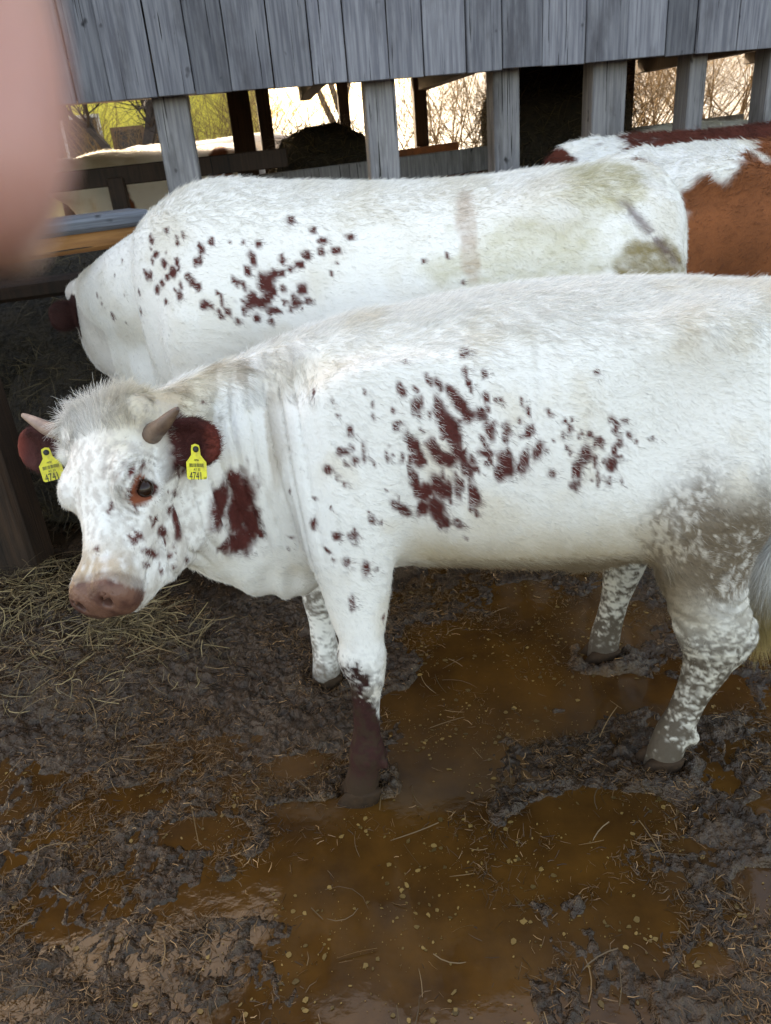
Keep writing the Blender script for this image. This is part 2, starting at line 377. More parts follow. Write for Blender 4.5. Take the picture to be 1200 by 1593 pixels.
def box_mesh(name, x0, x1, y0, y1, z0, z1, bev=.004, jit=0, cuts=0):
    bm = bmesh.new(); bmesh.ops.create_cube(bm, size=1)
    for v in bm.verts: v.co = Vector(((x0+x1)/2+v.co.x*(x1-x0), (y0+y1)/2+v.co.y*(y1-y0), (z0+z1)/2+v.co.z*(z1-z0)))
    if jit:
        for v in bm.verts: v.co += Vector((random.uniform(-jit, jit), random.uniform(-jit, jit)*.5, random.uniform(-jit, jit)))
    if bev: bmesh.ops.bevel(bm, geom=bm.edges[:], offset=bev, segments=1, affect='EDGES', clamp_overlap=True)
    me = bpy.data.meshes.new(name); bm.to_mesh(me); bm.free(); return me
def beam_between(name, a, b, w, h, parent, mat, bev=.006):
    """squared timber from a to b (parent space): w across, h tall"""
    a, b = Vector(a), Vector(b); L = (b-a).length
    me = box_mesh(name, 0, L, -w/2, w/2, -h/2, h/2, bev); o = link(name, me, parent, mat)
    X = (b-a).normalized(); Z = Vector((0, 0, 1)) if abs(X.z) < .95 else Vector((0, 1, 0)); Y = Z.cross(X).normalized(); Z = X.cross(Y)
    o.matrix_local = Matrix(((X.x, Y.x, Z.x, a.x), (X.y, Y.y, Z.y, a.y), (X.z, Y.z, Z.z, a.z), (0, 0, 0, 1))); return o

# ------------------------------------------------------------------ ground: one sheet, churned mud near the camera
def axis(lo, hi, h, far):
    c = list(np.arange(lo, hi, h)); a = [lo]; s = h
    while a[-1] > -far: s *= 1.22; a.append(a[-1]-s)
    b = [c[-1]]; s = h
    while b[-1] < far: s *= 1.22; b.append(b[-1]+s)
    return np.array(a[::-1][:-1]+c+b[1:])
gx = axis(-1.65, 1.95, .0045, 500); gy = axis(.64, 2.45, .0043, 700)
GX, GY = np.meshgrid(gx, gy, indexing='ij'); G3 = np.stack([GX.ravel(), GY.ravel(), np.zeros(GX.size)], 1)
def puddle_mask(P):
    """1 where liquid stands"""
    x, y = P[:, 0], P[:, 1]; m = np.zeros(len(P)); w = (fbm(P, 4.5, 21, 4)-.5)
    for cx, cy, rx, ry in ((.10, 1.08, .30, .20), (-.10, 1.28, .28, .12), (.05, .95, .25, .16), (.28, 1.95, .30, .30), (.15, 1.55, .16, .22), (.45, 1.36, .24, .11), (.62, 1.80, .16, .10), (.45, 1.1, .22, .10), (.78, 1.12, .18, .07), (.30, 1.2, .2, .12), (.88, 1.75, .2, .12), (.95, 1.35, .15, .06), (.42, 1.68, .16, .08), (-.42, 1.22, .12, .04), (.55, 2.2, .3, .2), (-.55, 1.42, .12, .05), (-.75, 1.55, .10, .05), (-.30, 1.62, .10, .05), (.58, .98, .05, .05), (.62, 1.25, .06, .03), (-.2, 1.45, .16, .05), (-.05, 1.40, .2, .08)):
        d = np.sqrt(((x-cx)/rx)**2+((y-cy)/ry)**2)+w*1.7; m = np.maximum(m, 1-sm(.72, 1.12, d))
    return m
def ground_h(P):
    x, y = P[:, 0], P[:, 1]
    pm = puddle_mask(P); c1 = fbm(P, 11, 3, 4); c2 = fbm(P, (52, 42, 1), 7, 4, .65); rid = 1-np.abs(fbm(P, 24, 12, 3)*2-1)
    z = -.0025+(c1-.46)*.048+(rid-.62)*.022+(c2-.5)*.018+(fbm(P, (130, 40, 1), 19, 2)-.5)*.010
    z = z-.036*pm-(.022*pm*(c1-.4))
    z = z+.05*sm(-.55, -1.0, x)*sm(1.7, 2.2, y)+.03*sm(1.75, 2.1, y)*sm(.1, -.3, x)           # trodden litter rises towards the feeder
    for cx, cy in ((-.135, 1.50), (-.236, 1.98), (.655, 1.515), (.645, 1.99)):
        d = np.hypot(x-cx, y-cy); z = z-.012*np.exp(-(d/.05)**2)+.022*np.exp(-((d-.085)/.03)**2)
    near = sm(3.6, 2.9, y)*sm(-2.6, -1.9, x)*sm(3.2, 2.3, x); return z*near
Zg = ground_h(G3); G3[:, 2] = Zg
G3[:, 2] += .27*sm(6.9, 7.5, G3[:, 1]); far_hill = sm(14, 60, G3[:, 1])*(3+9*sm(-5, 30, G3[:, 0])); G3[:, 2] += far_hill
nx_, ny_ = GX.shape; I = np.arange(nx_*ny_).reshape(nx_, ny_)
GF = np.stack([I[:-1, :-1].ravel(), I[1:, :-1].ravel(), I[1:, 1:].ravel(), I[:-1, 1:].ravel()], 1)
gme = mesh_np('ground', G3, GF)
gn = fbm(G3, 7, 31, 4); g2 = fbm(G3, 45, 33, 3); gm = puddle_mask(G3)
gc = np.tile(np.array((.030, .014, .0055)), (len(G3), 1)); gc = mix(gc, (.058, .035, .020), sm(.44, .66, gn)*.8); gc = mix(gc, (.016, .009, .005), sm(.46, .62, g2)*.85)
gc = mix(gc, (.085, .040, .012), sm(.3, .8, gm)*.85); gc = mix(gc, (.30, .235, .12), sm(12, 20, G3[:, 1])*.9)
set_col(gme, gc)
def mud_mat():
    m = mat_attr('wet_mud', .4, bump=1., bscale=110, spec=.34, bdist=.008); t = m.node_tree; L = t.links.new; p = t.nodes['Principled BSDF']
    tc = t.nodes.new('ShaderNodeTexCoord'); n = t.nodes.new('ShaderNodeTexNoise'); n.inputs['Scale'].default_value = 14; n.inputs['Detail'].default_value = 5; L(tc.outputs['Object'], n.inputs['Vector'])
    r = t.nodes.new('ShaderNodeMapRange'); r.inputs['From Min'].default_value = .38; r.inputs['From Max'].default_value = .62; r.inputs['To Min'].default_value = .09; r.inputs['To Max'].default_value = .28; L(n.outputs['Fac'], r.inputs['Value']); L(r.outputs[0], p.inputs['Roughness']); p.inputs['Specular Tint'].default_value = (1, .80, .62, 1)
    bn = [q for q in t.nodes if q.type == 'BUMP'][0]; p.inputs['Coat Weight'].default_value = .55; p.inputs['Coat Roughness'].default_value = .07; p.inputs['Coat IOR'].default_value = 1.33; L(bn.outputs[0], p.inputs['Coat Normal']); return m
ground = link('ground', gme, None, mud_mat()); ground['kind'] = 'structure'
# brown liquid standing in the hollows
M_LIQ = pmat('slurry', (.090, .038, .008), .07, .6, 9, (.040, .017, .005), 4, spec=.2, dist=.003)
wx = np.linspace(-1.74, 1.94, 90); wy = np.linspace(.64, 2.74, 60); WX, WY = np.meshgrid(wx, wy, indexing='ij'); I = np.arange(WX.size).reshape(WX.shape)
WF = np.stack([I[:-1, :-1].ravel(), I[1:, :-1].ravel(), I[1:, 1:].ravel(), I[:-1, 1:].ravel()], 1)
puddle = link('puddle', mesh_np('puddle', np.stack([WX.ravel(), WY.ravel(), np.full(WX.size, .0)], 1), WF), None, M_LIQ); puddle['kind'] = 'structure'

# ------------------------------------------------------------------ barn (front runs slightly away to the right)
BA = R(6.0); BX0, BY0 = 0.0, 4.70
barn = thing('barn', 'weathered grey timber barn with vertical board cladding above an open stall front', 'barn', (BX0, BY0, 0), BA)
CLZ = 1.82
x = -4.2; i = 0
while x < 5.2:                                    # cladding, board by board
    w = random.uniform(.175, .245); zb = CLZ+random.uniform(-.003, .003); t0 = random.uniform(-.004, .006)
    o = link('board', box_mesh('board', 0, w-random.uniform(.003, .009), -.024, 0, 0, 2.0, .003, .003), barn, M_CLAD); o.location = (x, t0+(.012 if i % 3 == 1 else 0), zb); o.rotation_euler = (0, random.uniform(-.006, .006), 0); x += w; i += 1
for x0, x1 in ((-16, -4.2), (5.2, 16)): link('side_cladding', box_mesh('side_cladding', x0, x1, -.024, 0, CLZ, CLZ+2.0), barn, M_CLAD)
link('batten', box_mesh('batten', -16, 16, .028, .12, CLZ+.02, CLZ+.16), barn, M_DARKW)
def loft():
    x = -5.0
    while x < 6.5:
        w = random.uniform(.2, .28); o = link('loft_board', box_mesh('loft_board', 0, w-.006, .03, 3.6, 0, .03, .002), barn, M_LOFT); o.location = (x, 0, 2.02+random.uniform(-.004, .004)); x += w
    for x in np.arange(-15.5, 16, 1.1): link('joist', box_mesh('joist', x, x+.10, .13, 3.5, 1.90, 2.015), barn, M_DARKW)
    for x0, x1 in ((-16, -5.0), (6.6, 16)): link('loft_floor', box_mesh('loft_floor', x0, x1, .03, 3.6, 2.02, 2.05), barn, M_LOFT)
loft()
# roof over the loft: two slopes with eaves
for nm, ys in (('front_slope', (-.45, 1.85)), ('rear_slope', (1.85, 4.2))):
    z0 = 3.72 if nm == 'front_slope' else 5.0; z1 = 5.0 if nm == 'front_slope' else 3.70
    me = bpy.data.meshes.new('roof'); v = [(-16, ys[0], z0), (16, ys[0], z0), (16, ys[1], z1), (-16, ys[1], z1)]; v += [(a, b, c+.08) for a, b, c in v]
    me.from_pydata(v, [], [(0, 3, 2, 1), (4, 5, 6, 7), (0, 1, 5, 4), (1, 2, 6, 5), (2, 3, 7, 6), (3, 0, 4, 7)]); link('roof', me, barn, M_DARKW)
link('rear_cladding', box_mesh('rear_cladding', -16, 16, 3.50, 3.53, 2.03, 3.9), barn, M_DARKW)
def post(x, y, w, d, z1, mat, lean=0):
    o = link('post', box_mesh('post', -w/2, w/2, -d/2, d/2, 0, z1, .008, .004), barn, mat); o.location = (x, y, 0); o.rotation_euler = (0, lean, 0); return o
for px, w in ((-3.1, .2), (-.955, .185), (.175, .165), (.905, .15), (1.50, .20), (2.03, .105), (2.55, .16), (3.6, .18)): post(px, .17, w, .17, 1.905, M_POST, random.uniform(-.008, .008))
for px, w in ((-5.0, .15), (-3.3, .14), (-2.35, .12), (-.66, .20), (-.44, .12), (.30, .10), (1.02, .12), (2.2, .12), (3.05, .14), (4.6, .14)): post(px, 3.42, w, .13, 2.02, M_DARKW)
# rails inside the stall
beam_between('rail', (-4.5, .62, 1.40), (-.35, .75, 1.475), .07, .11, barn, M_DARKW); post(-1.42, .69, .10, .08, 1.45, M_DARKW); post(-2.6, .66, .10, .08, 1.42, M_DARKW)
beam_between('rail', (.55, 3.3, 1.36), (1.35, 3.3, 1.40), .05, .09, barn, pmat('rust_brown_rail', (.16, .06, .025), .7, .5, 60, (.07, .03, .015), 12))
beam_between('manger_board', (-.55, 1.05, 1.30), (3.4, 1.9, 1.40), .06, .16, barn, M_POST); beam_between('manger_board', (-.55, 1.06, 1.12), (3.4, 1.91, 1.20), .05, .17, barn, M_POST)

# ------------------------------------------------------------------ feeder barrier on the left
fd = thing('feeding_barrier', 'heavy timber feeding barrier with grey rubbed beam left of the spotted cows', 'barrier', (-1.5, 2.80, 0))
def fb(name, a, b, w, h, mat): return beam_between(name, np.array(a)-np.array((-1.5, 2.80, 0)), np.array(b)-np.array((-1.5, 2.80, 0)), w, h, fd, mat, .015)
fb('beam', (-2.3, 2.21, 1.345), (-.84, 3.22, 1.345), .22, .055, M_BEAM_TOP)
fb('beam_edge', (-2.3, 2.175, 1.285), (-.84, 3.185, 1.285), .16, .064, M_BEAM_CUT)
link('post', box_mesh('post', -.26, .10, -.10, .12, -.1, 1.25, .02, .012), fd, M_FPOST)
fb('post', (-.93, 3.28, -.05), (-.93, 3.28, 1.25), .12, .12, M_FPOST)
fb('rail', (-2.6, 3.22, 1.06), (-1.12, 3.30, 1.11), .10, .075, M_DARKW)
fb('plank', (-2.6, 3.30, .42), (-1.0, 3.42, .46), .05, .30, M_DARKW)

# ---- the spotted heifer in front (body axis along X, facing -X, head turned to the camera)
HM = head_frame(R(19), R(43), R(3), R(15)); HO = np.array([-.572, 1.56, 1.070]); HS = .98
YC = 1.80
C1 = [Torso([(-.43, .93, .66, .05, YC-.03), (-.40, .99, .57, .11, YC-.03), (-.33, 1.05, .525, .15, YC-.02), (-.22, 1.115, .515, .19, YC), (-.08, 1.165, .535, .225, YC),
             (.07, 1.19, .55, .25, YC), (.25, 1.21, .535, .275, YC), (.45, 1.217, .515, .285, YC), (.65, 1.205, .535, .275, YC), (.80, 1.19, .61, .255, YC),
             (.95, 1.165, .70, .22, YC), (1.05, 1.11, .78, .16, YC), (1.09, 1.02, .86, .07, YC)], k=.03)]
C1 += [Loft([(-.02, YC, .93, .22, .17), (-.22, YC-.03, .92, .20, .15), (-.36, YC-.10, .94, .175, .125), (-.45, YC-.17, .955, .145, .10), (-.51, YC-.235, .98, .12, .085)], (0, 0, 1), .06, 8),
       Loft([(-.45, 1.59, .80, .06, .045), (-.42, 1.65, .71, .07, .05), (-.35, 1.72, .60, .07, .055), (-.26, 1.76, .55, .07, .08)], (0, 0, 1), .05)]
C1 += [leg([(.0, 1.66, 1.02, .11, .06), (-.06, 1.605, .87, .135, .075), (-.085, 1.58, .74, .115, .075), (-.085, 1.56, .63, .088, .06), (-.085, 1.545, .53, .068, .05),
            (-.084, 1.535, .47, .054, .046), (-.088, 1.53, .42, .060, .049), (-.082, 1.525, .365, .046, .040), (-.088, 1.52, .30, .035, .032), (-.096, 1.515, .20, .034, .031), (-.101, 1.51, .135, .046, .041), (-.113, 1.505, .085, .040, .038), (-.125, 1.50, .03, .045, .043), (-.13, 1.5, -.05, .047, .045)]),
       leg([(-.05, 1.95, .95, .12, .06), (-.12, 2.0, .80, .12, .075), (-.16, 2.0, .66, .095, .065), (-.19, 1.995, .52, .07, .05), (-.21, 1.99, .40, .056, .046), (-.22, 1.985, .33, .05, .042),
            (-.225, 1.985, .25, .038, .034), (-.225, 1.985, .17, .037, .034), (-.225, 1.985, .11, .044, .041), (-.23, 1.98, .05, .043, .042), (-.235, 1.98, -.04, .047, .045)]),
       leg([(.84, 1.68, 1.0, .19, .09), (.80, 1.615, .86, .195, .10), (.76, 1.585, .74, .165, .10), (.745, 1.575, .63, .13, .085), (.755, 1.565, .52, .10, .068), (.775, 1.56, .41, .088, .056), (.79, 1.555, .34, .078, .05),
            (.775, 1.552, .27, .060, .042), (.748, 1.548, .20, .045, .036), (.725, 1.54, .14, .042, .037), (.703, 1.53, .095, .046, .042), (.683, 1.52, .05, .045, .043), (.668, 1.515, -.03, .05, .047)]),
       Ell((.855, 1.557, .365), (.035, .028, .05), None, .04),
       leg([(.84, 1.92, 1.0, .19, .09), (.80, 1.98, .86, .195, .10), (.74, 2.0, .72, .16, .095), (.70, 2.0, .60, .12, .08), (.70, 2.0, .48, .09, .06), (.71, 2.0, .36, .072, .05),
            (.70, 2.0, .28, .055, .042), (.685, 2.0, .20, .043, .036), (.672, 1.998, .13, .043, .038), (.66, 1.995, .07, .046, .043), (.652, 1.99, -.03, .05, .047)]),
       Loft([(.93, YC, 1.14, .03, .05), (1.06, YC, 1.11, .028, .03), (1.115, YC-.01, 1.0, .024, .022), (1.125, 1.78, .85, .02, .018), (1.10, 1.76, .70, .02, .018), (1.05, 1.74, .56, .026, .022), (1.01, 1.735, .42, .032, .028), (.99, 1.73, .30, .014, .012)], (1, 0, 0), .03),
       # fold of skin from the belly to the stifle
       Loft([(.50, 1.70, .60, .05, .06), (.60, 1.63, .645, .05, .03), (.68, 1.60, .70, .05, .04)], (1, 0, 0), .07)]
C1 += [Loft([np.r_[HO+HM@np.array([.32, g*.022, -.150]), .026, .026], np.r_[HO+HM@np.array([.24, g*.036, -.215]), .034, .030], np.r_[HO+HM@np.array([.15, g*.05, -.245]), .040, .034]], HM[:, 2], .05) for g in (1, -1)]
C1 += [Loft([np.r_[HO+HM@np.array([.17, .0, -.22]), .06, .06], (-.455, 1.585, .80, .08, .06), (-.40, 1.66, .745, .09, .065), (-.35, 1.72, .68, .10, .08)], (0, 0, 1), .05)]
C1 += [Ell((-.058, 1.508+g*.020, .110), (.011, .010, .015), None, .012) for g in (1, -1)]+[Ell((.745, 1.53+g*.022, .085), (.016, .013, .020), None, .015) for g in (1, -1)]
C1 += [Ell((.05, 1.60, .98), (.16, .035, .13), None, .06), Ell((.72, 1.62, 1.10), (.09, .05, .06), None, .09),
       Ell((.60, 1.485, .98), (.10, .06, .12), None, .10, -1), Ell((.085, 1.475, .72), (.022, .05, .13), None, .06, -1), Ell((.93, 1.70, 1.04), (.10, .06, .10), None, .09)]
EARS1 = ((.0, -.30, 0), (.50, .15, .105))
C1 += head_prims(HO, HM, HS, ears=EARS1)

# ---- the big cow behind it, neck stretched down into the feeder
Y2 = 2.86
C2 = [Torso([(-.80, 1.17, .86, .06, Y2), (-.78, 1.27, .76, .15, Y2), (-.70, 1.37, .66, .215, Y2), (-.52, 1.455, .61, .27, Y2), (-.2, 1.43, .60, .325, Y2), (.1, 1.405, .57, .35, Y2), (.4, 1.395, .57, .355, Y2),
             (.65, 1.405, .60, .345, Y2), (.85, 1.40, .70, .32, Y2), (.98, 1.36, .80, .26, Y2), (1.06, 1.28, .9, .18, Y2), (1.10, 1.16, 1.0, .08, Y2)], k=.03),
      Loft([(-.42, Y2, 1.12, .27, .20), (-.66, Y2+.03, 1.10, .25, .17), (-.84, Y2+.10, 1.08, .20, .14), (-.97, Y2+.20, 1.06, .155, .115), (-1.05, Y2+.30, 1.05, .13, .10)], (0, 0, 1), .07, 6)]
for g in (-1, 1):
    y = lambda v: Y2+g*v
    C2 += [leg([(-.42, y(.18), 1.2, .14, .07), (-.52, y(.24), 1.02, .17, .09), (-.54, y(.25), .84, .14, .085), (-.53, y(.245), .68, .10, .07), (-.53, y(.24), .54, .075, .055), (-.53, y(.235), .44, .068, .054), (-.535, y(.23), .33, .046, .04), (-.54, y(.23), .22, .045, .04), (-.55, y(.23), .14, .056, .05), (-.57, y(.23), .06, .052, .05), (-.59, y(.23), -.03, .06, .057)]),
           leg([(.82, y(.15), 1.22, .22, .10), (.84, y(.22), 1.02, .24, .125), (.82, y(.245), .86, .20, .12), (.80, y(.25), .72, .15, .10), (.83, y(.245), .58, .11, .08), (.88, y(.24), .46, .095, .062), (.89, y(.24), .38, .085, .055), (.86, y(.235), .28, .058, .045), (.84, y(.23), .18, .05, .043), (.825, y(.23), .11, .055, .05), (.80, y(.23), .05, .052, .05), (.78, y(.23), -.03, .06, .057)]),
           Ell((.62, y(.20), 1.30), (.10, .06, .05), None, .10), Ell((1.02, y(.10), 1.20), (.07, .05, .07), None, .08)]
C2 += [Loft([(.86, Y2, 1.375, .04, .05), (1.02, Y2, 1.345, .036, .036), (1.105, Y2-.03, 1.22, .03, .028), (1.115, Y2-.05, 1.0, .026, .024), (1.10, Y2-.05, .75, .024, .022), (1.08, Y2-.05, .5, .04, .035), (1.07, Y2-.05, .32, .015, .015)], (1, 0, 0), .03)]
C2 += [Loft([(-1.06, 3.12, .93, .10, .07), (-.96, 3.04, .86, .13, .08), (-.84, 2.94, .82, .14, .10), (-.74, 2.88, .80, .12, .12)], (0, 0, 1), .06)]
HM2 = head_frame(R(160), R(62), 0); HO2 = np.array([-1.07, 3.24, 1.10]); EARS2 = ((.7, -.7, -.01), (.1, -.3, 0))
C2 += head_prims(HO2, HM2, 1.12, ears=EARS2, detail=False)

# ---- a plain standing cow in its own coordinates (facing -X), for the rest of the herd
def herd_prims():
    P = [Torso([(-.80, 1.18, .84, .06, 0), (-.77, 1.26, .74, .15, 0), (-.68, 1.34, .65, .21, 0), (-.5, 1.40, .61, .265, 0), (-.2, 1.40, .59, .315, 0), (.1, 1.385, .56, .34, 0), (.4, 1.38, .56, .345, 0),
                (.65, 1.39, .60, .335, 0), (.85, 1.375, .70, .30, 0), (.98, 1.33, .80, .25, 0), (1.06, 1.25, .9, .17, 0), (1.10, 1.14, 1.0, .08, 0)], k=.03),
         Loft([(-.42, 0, 1.10, .26, .19), (-.66, 0, 1.13, .235, .155), (-.86, 0, 1.19, .19, .13), (-1.02, 0, 1.25, .145, .11), (-1.10, 0, 1.27, .12, .095)], (0, 0, 1), .07),
         Loft([(.86, 0, 1.355, .04, .05), (1.02, 0, 1.325, .036, .036), (1.10, 0, 1.2, .03, .028), (1.11, 0, 1.0, .026, .024), (1.10, 0, .75, .024, .022), (1.08, 0, .5, .04, .035), (1.07, 0, .32, .015, .015)], (1, 0, 0), .03)]
    for g in (-1, 1):
        P += [leg([(-.42, g*.18, 1.15, .14, .07), (-.52, g*.24, 1.0, .17, .09), (-.54, g*.25, .84, .14, .085), (-.53, g*.245, .68, .10, .07), (-.53, g*.24, .54, .075, .055), (-.53, g*.235, .44, .068, .054), (-.535, g*.23, .33, .046, .04), (-.54, g*.23, .22, .045, .04), (-.55, g*.23, .14, .056, .05), (-.57, g*.23, .06, .052, .05), (-.59, g*.23, -.03, .06, .057)]),
              leg([(.82, g*.15, 1.2, .22, .10), (.84, g*.22, 1.0, .23, .12), (.82, g*.24, .86, .20, .115), (.80, g*.245, .72, .15, .10), (.83, g*.24, .58, .11, .08), (.88, g*.24, .46, .095, .062), (.89, g*.24, .38, .085, .055), (.86, g*.235, .28, .058, .045), (.84, g*.23, .18, .05, .043), (.825, g*.23, .11, .055, .05), (.80, g*.23, .05, .052, .05), (.78, g*.23, -.03, .06, .057)]),
              Ell((.62, g*.20, 1.29), (.10, .06, .05), None, .10)]
    return P+head_prims((-1.13, 0, 1.38), head_frame(R(90), R(38), 0), 1.12, detail=False)

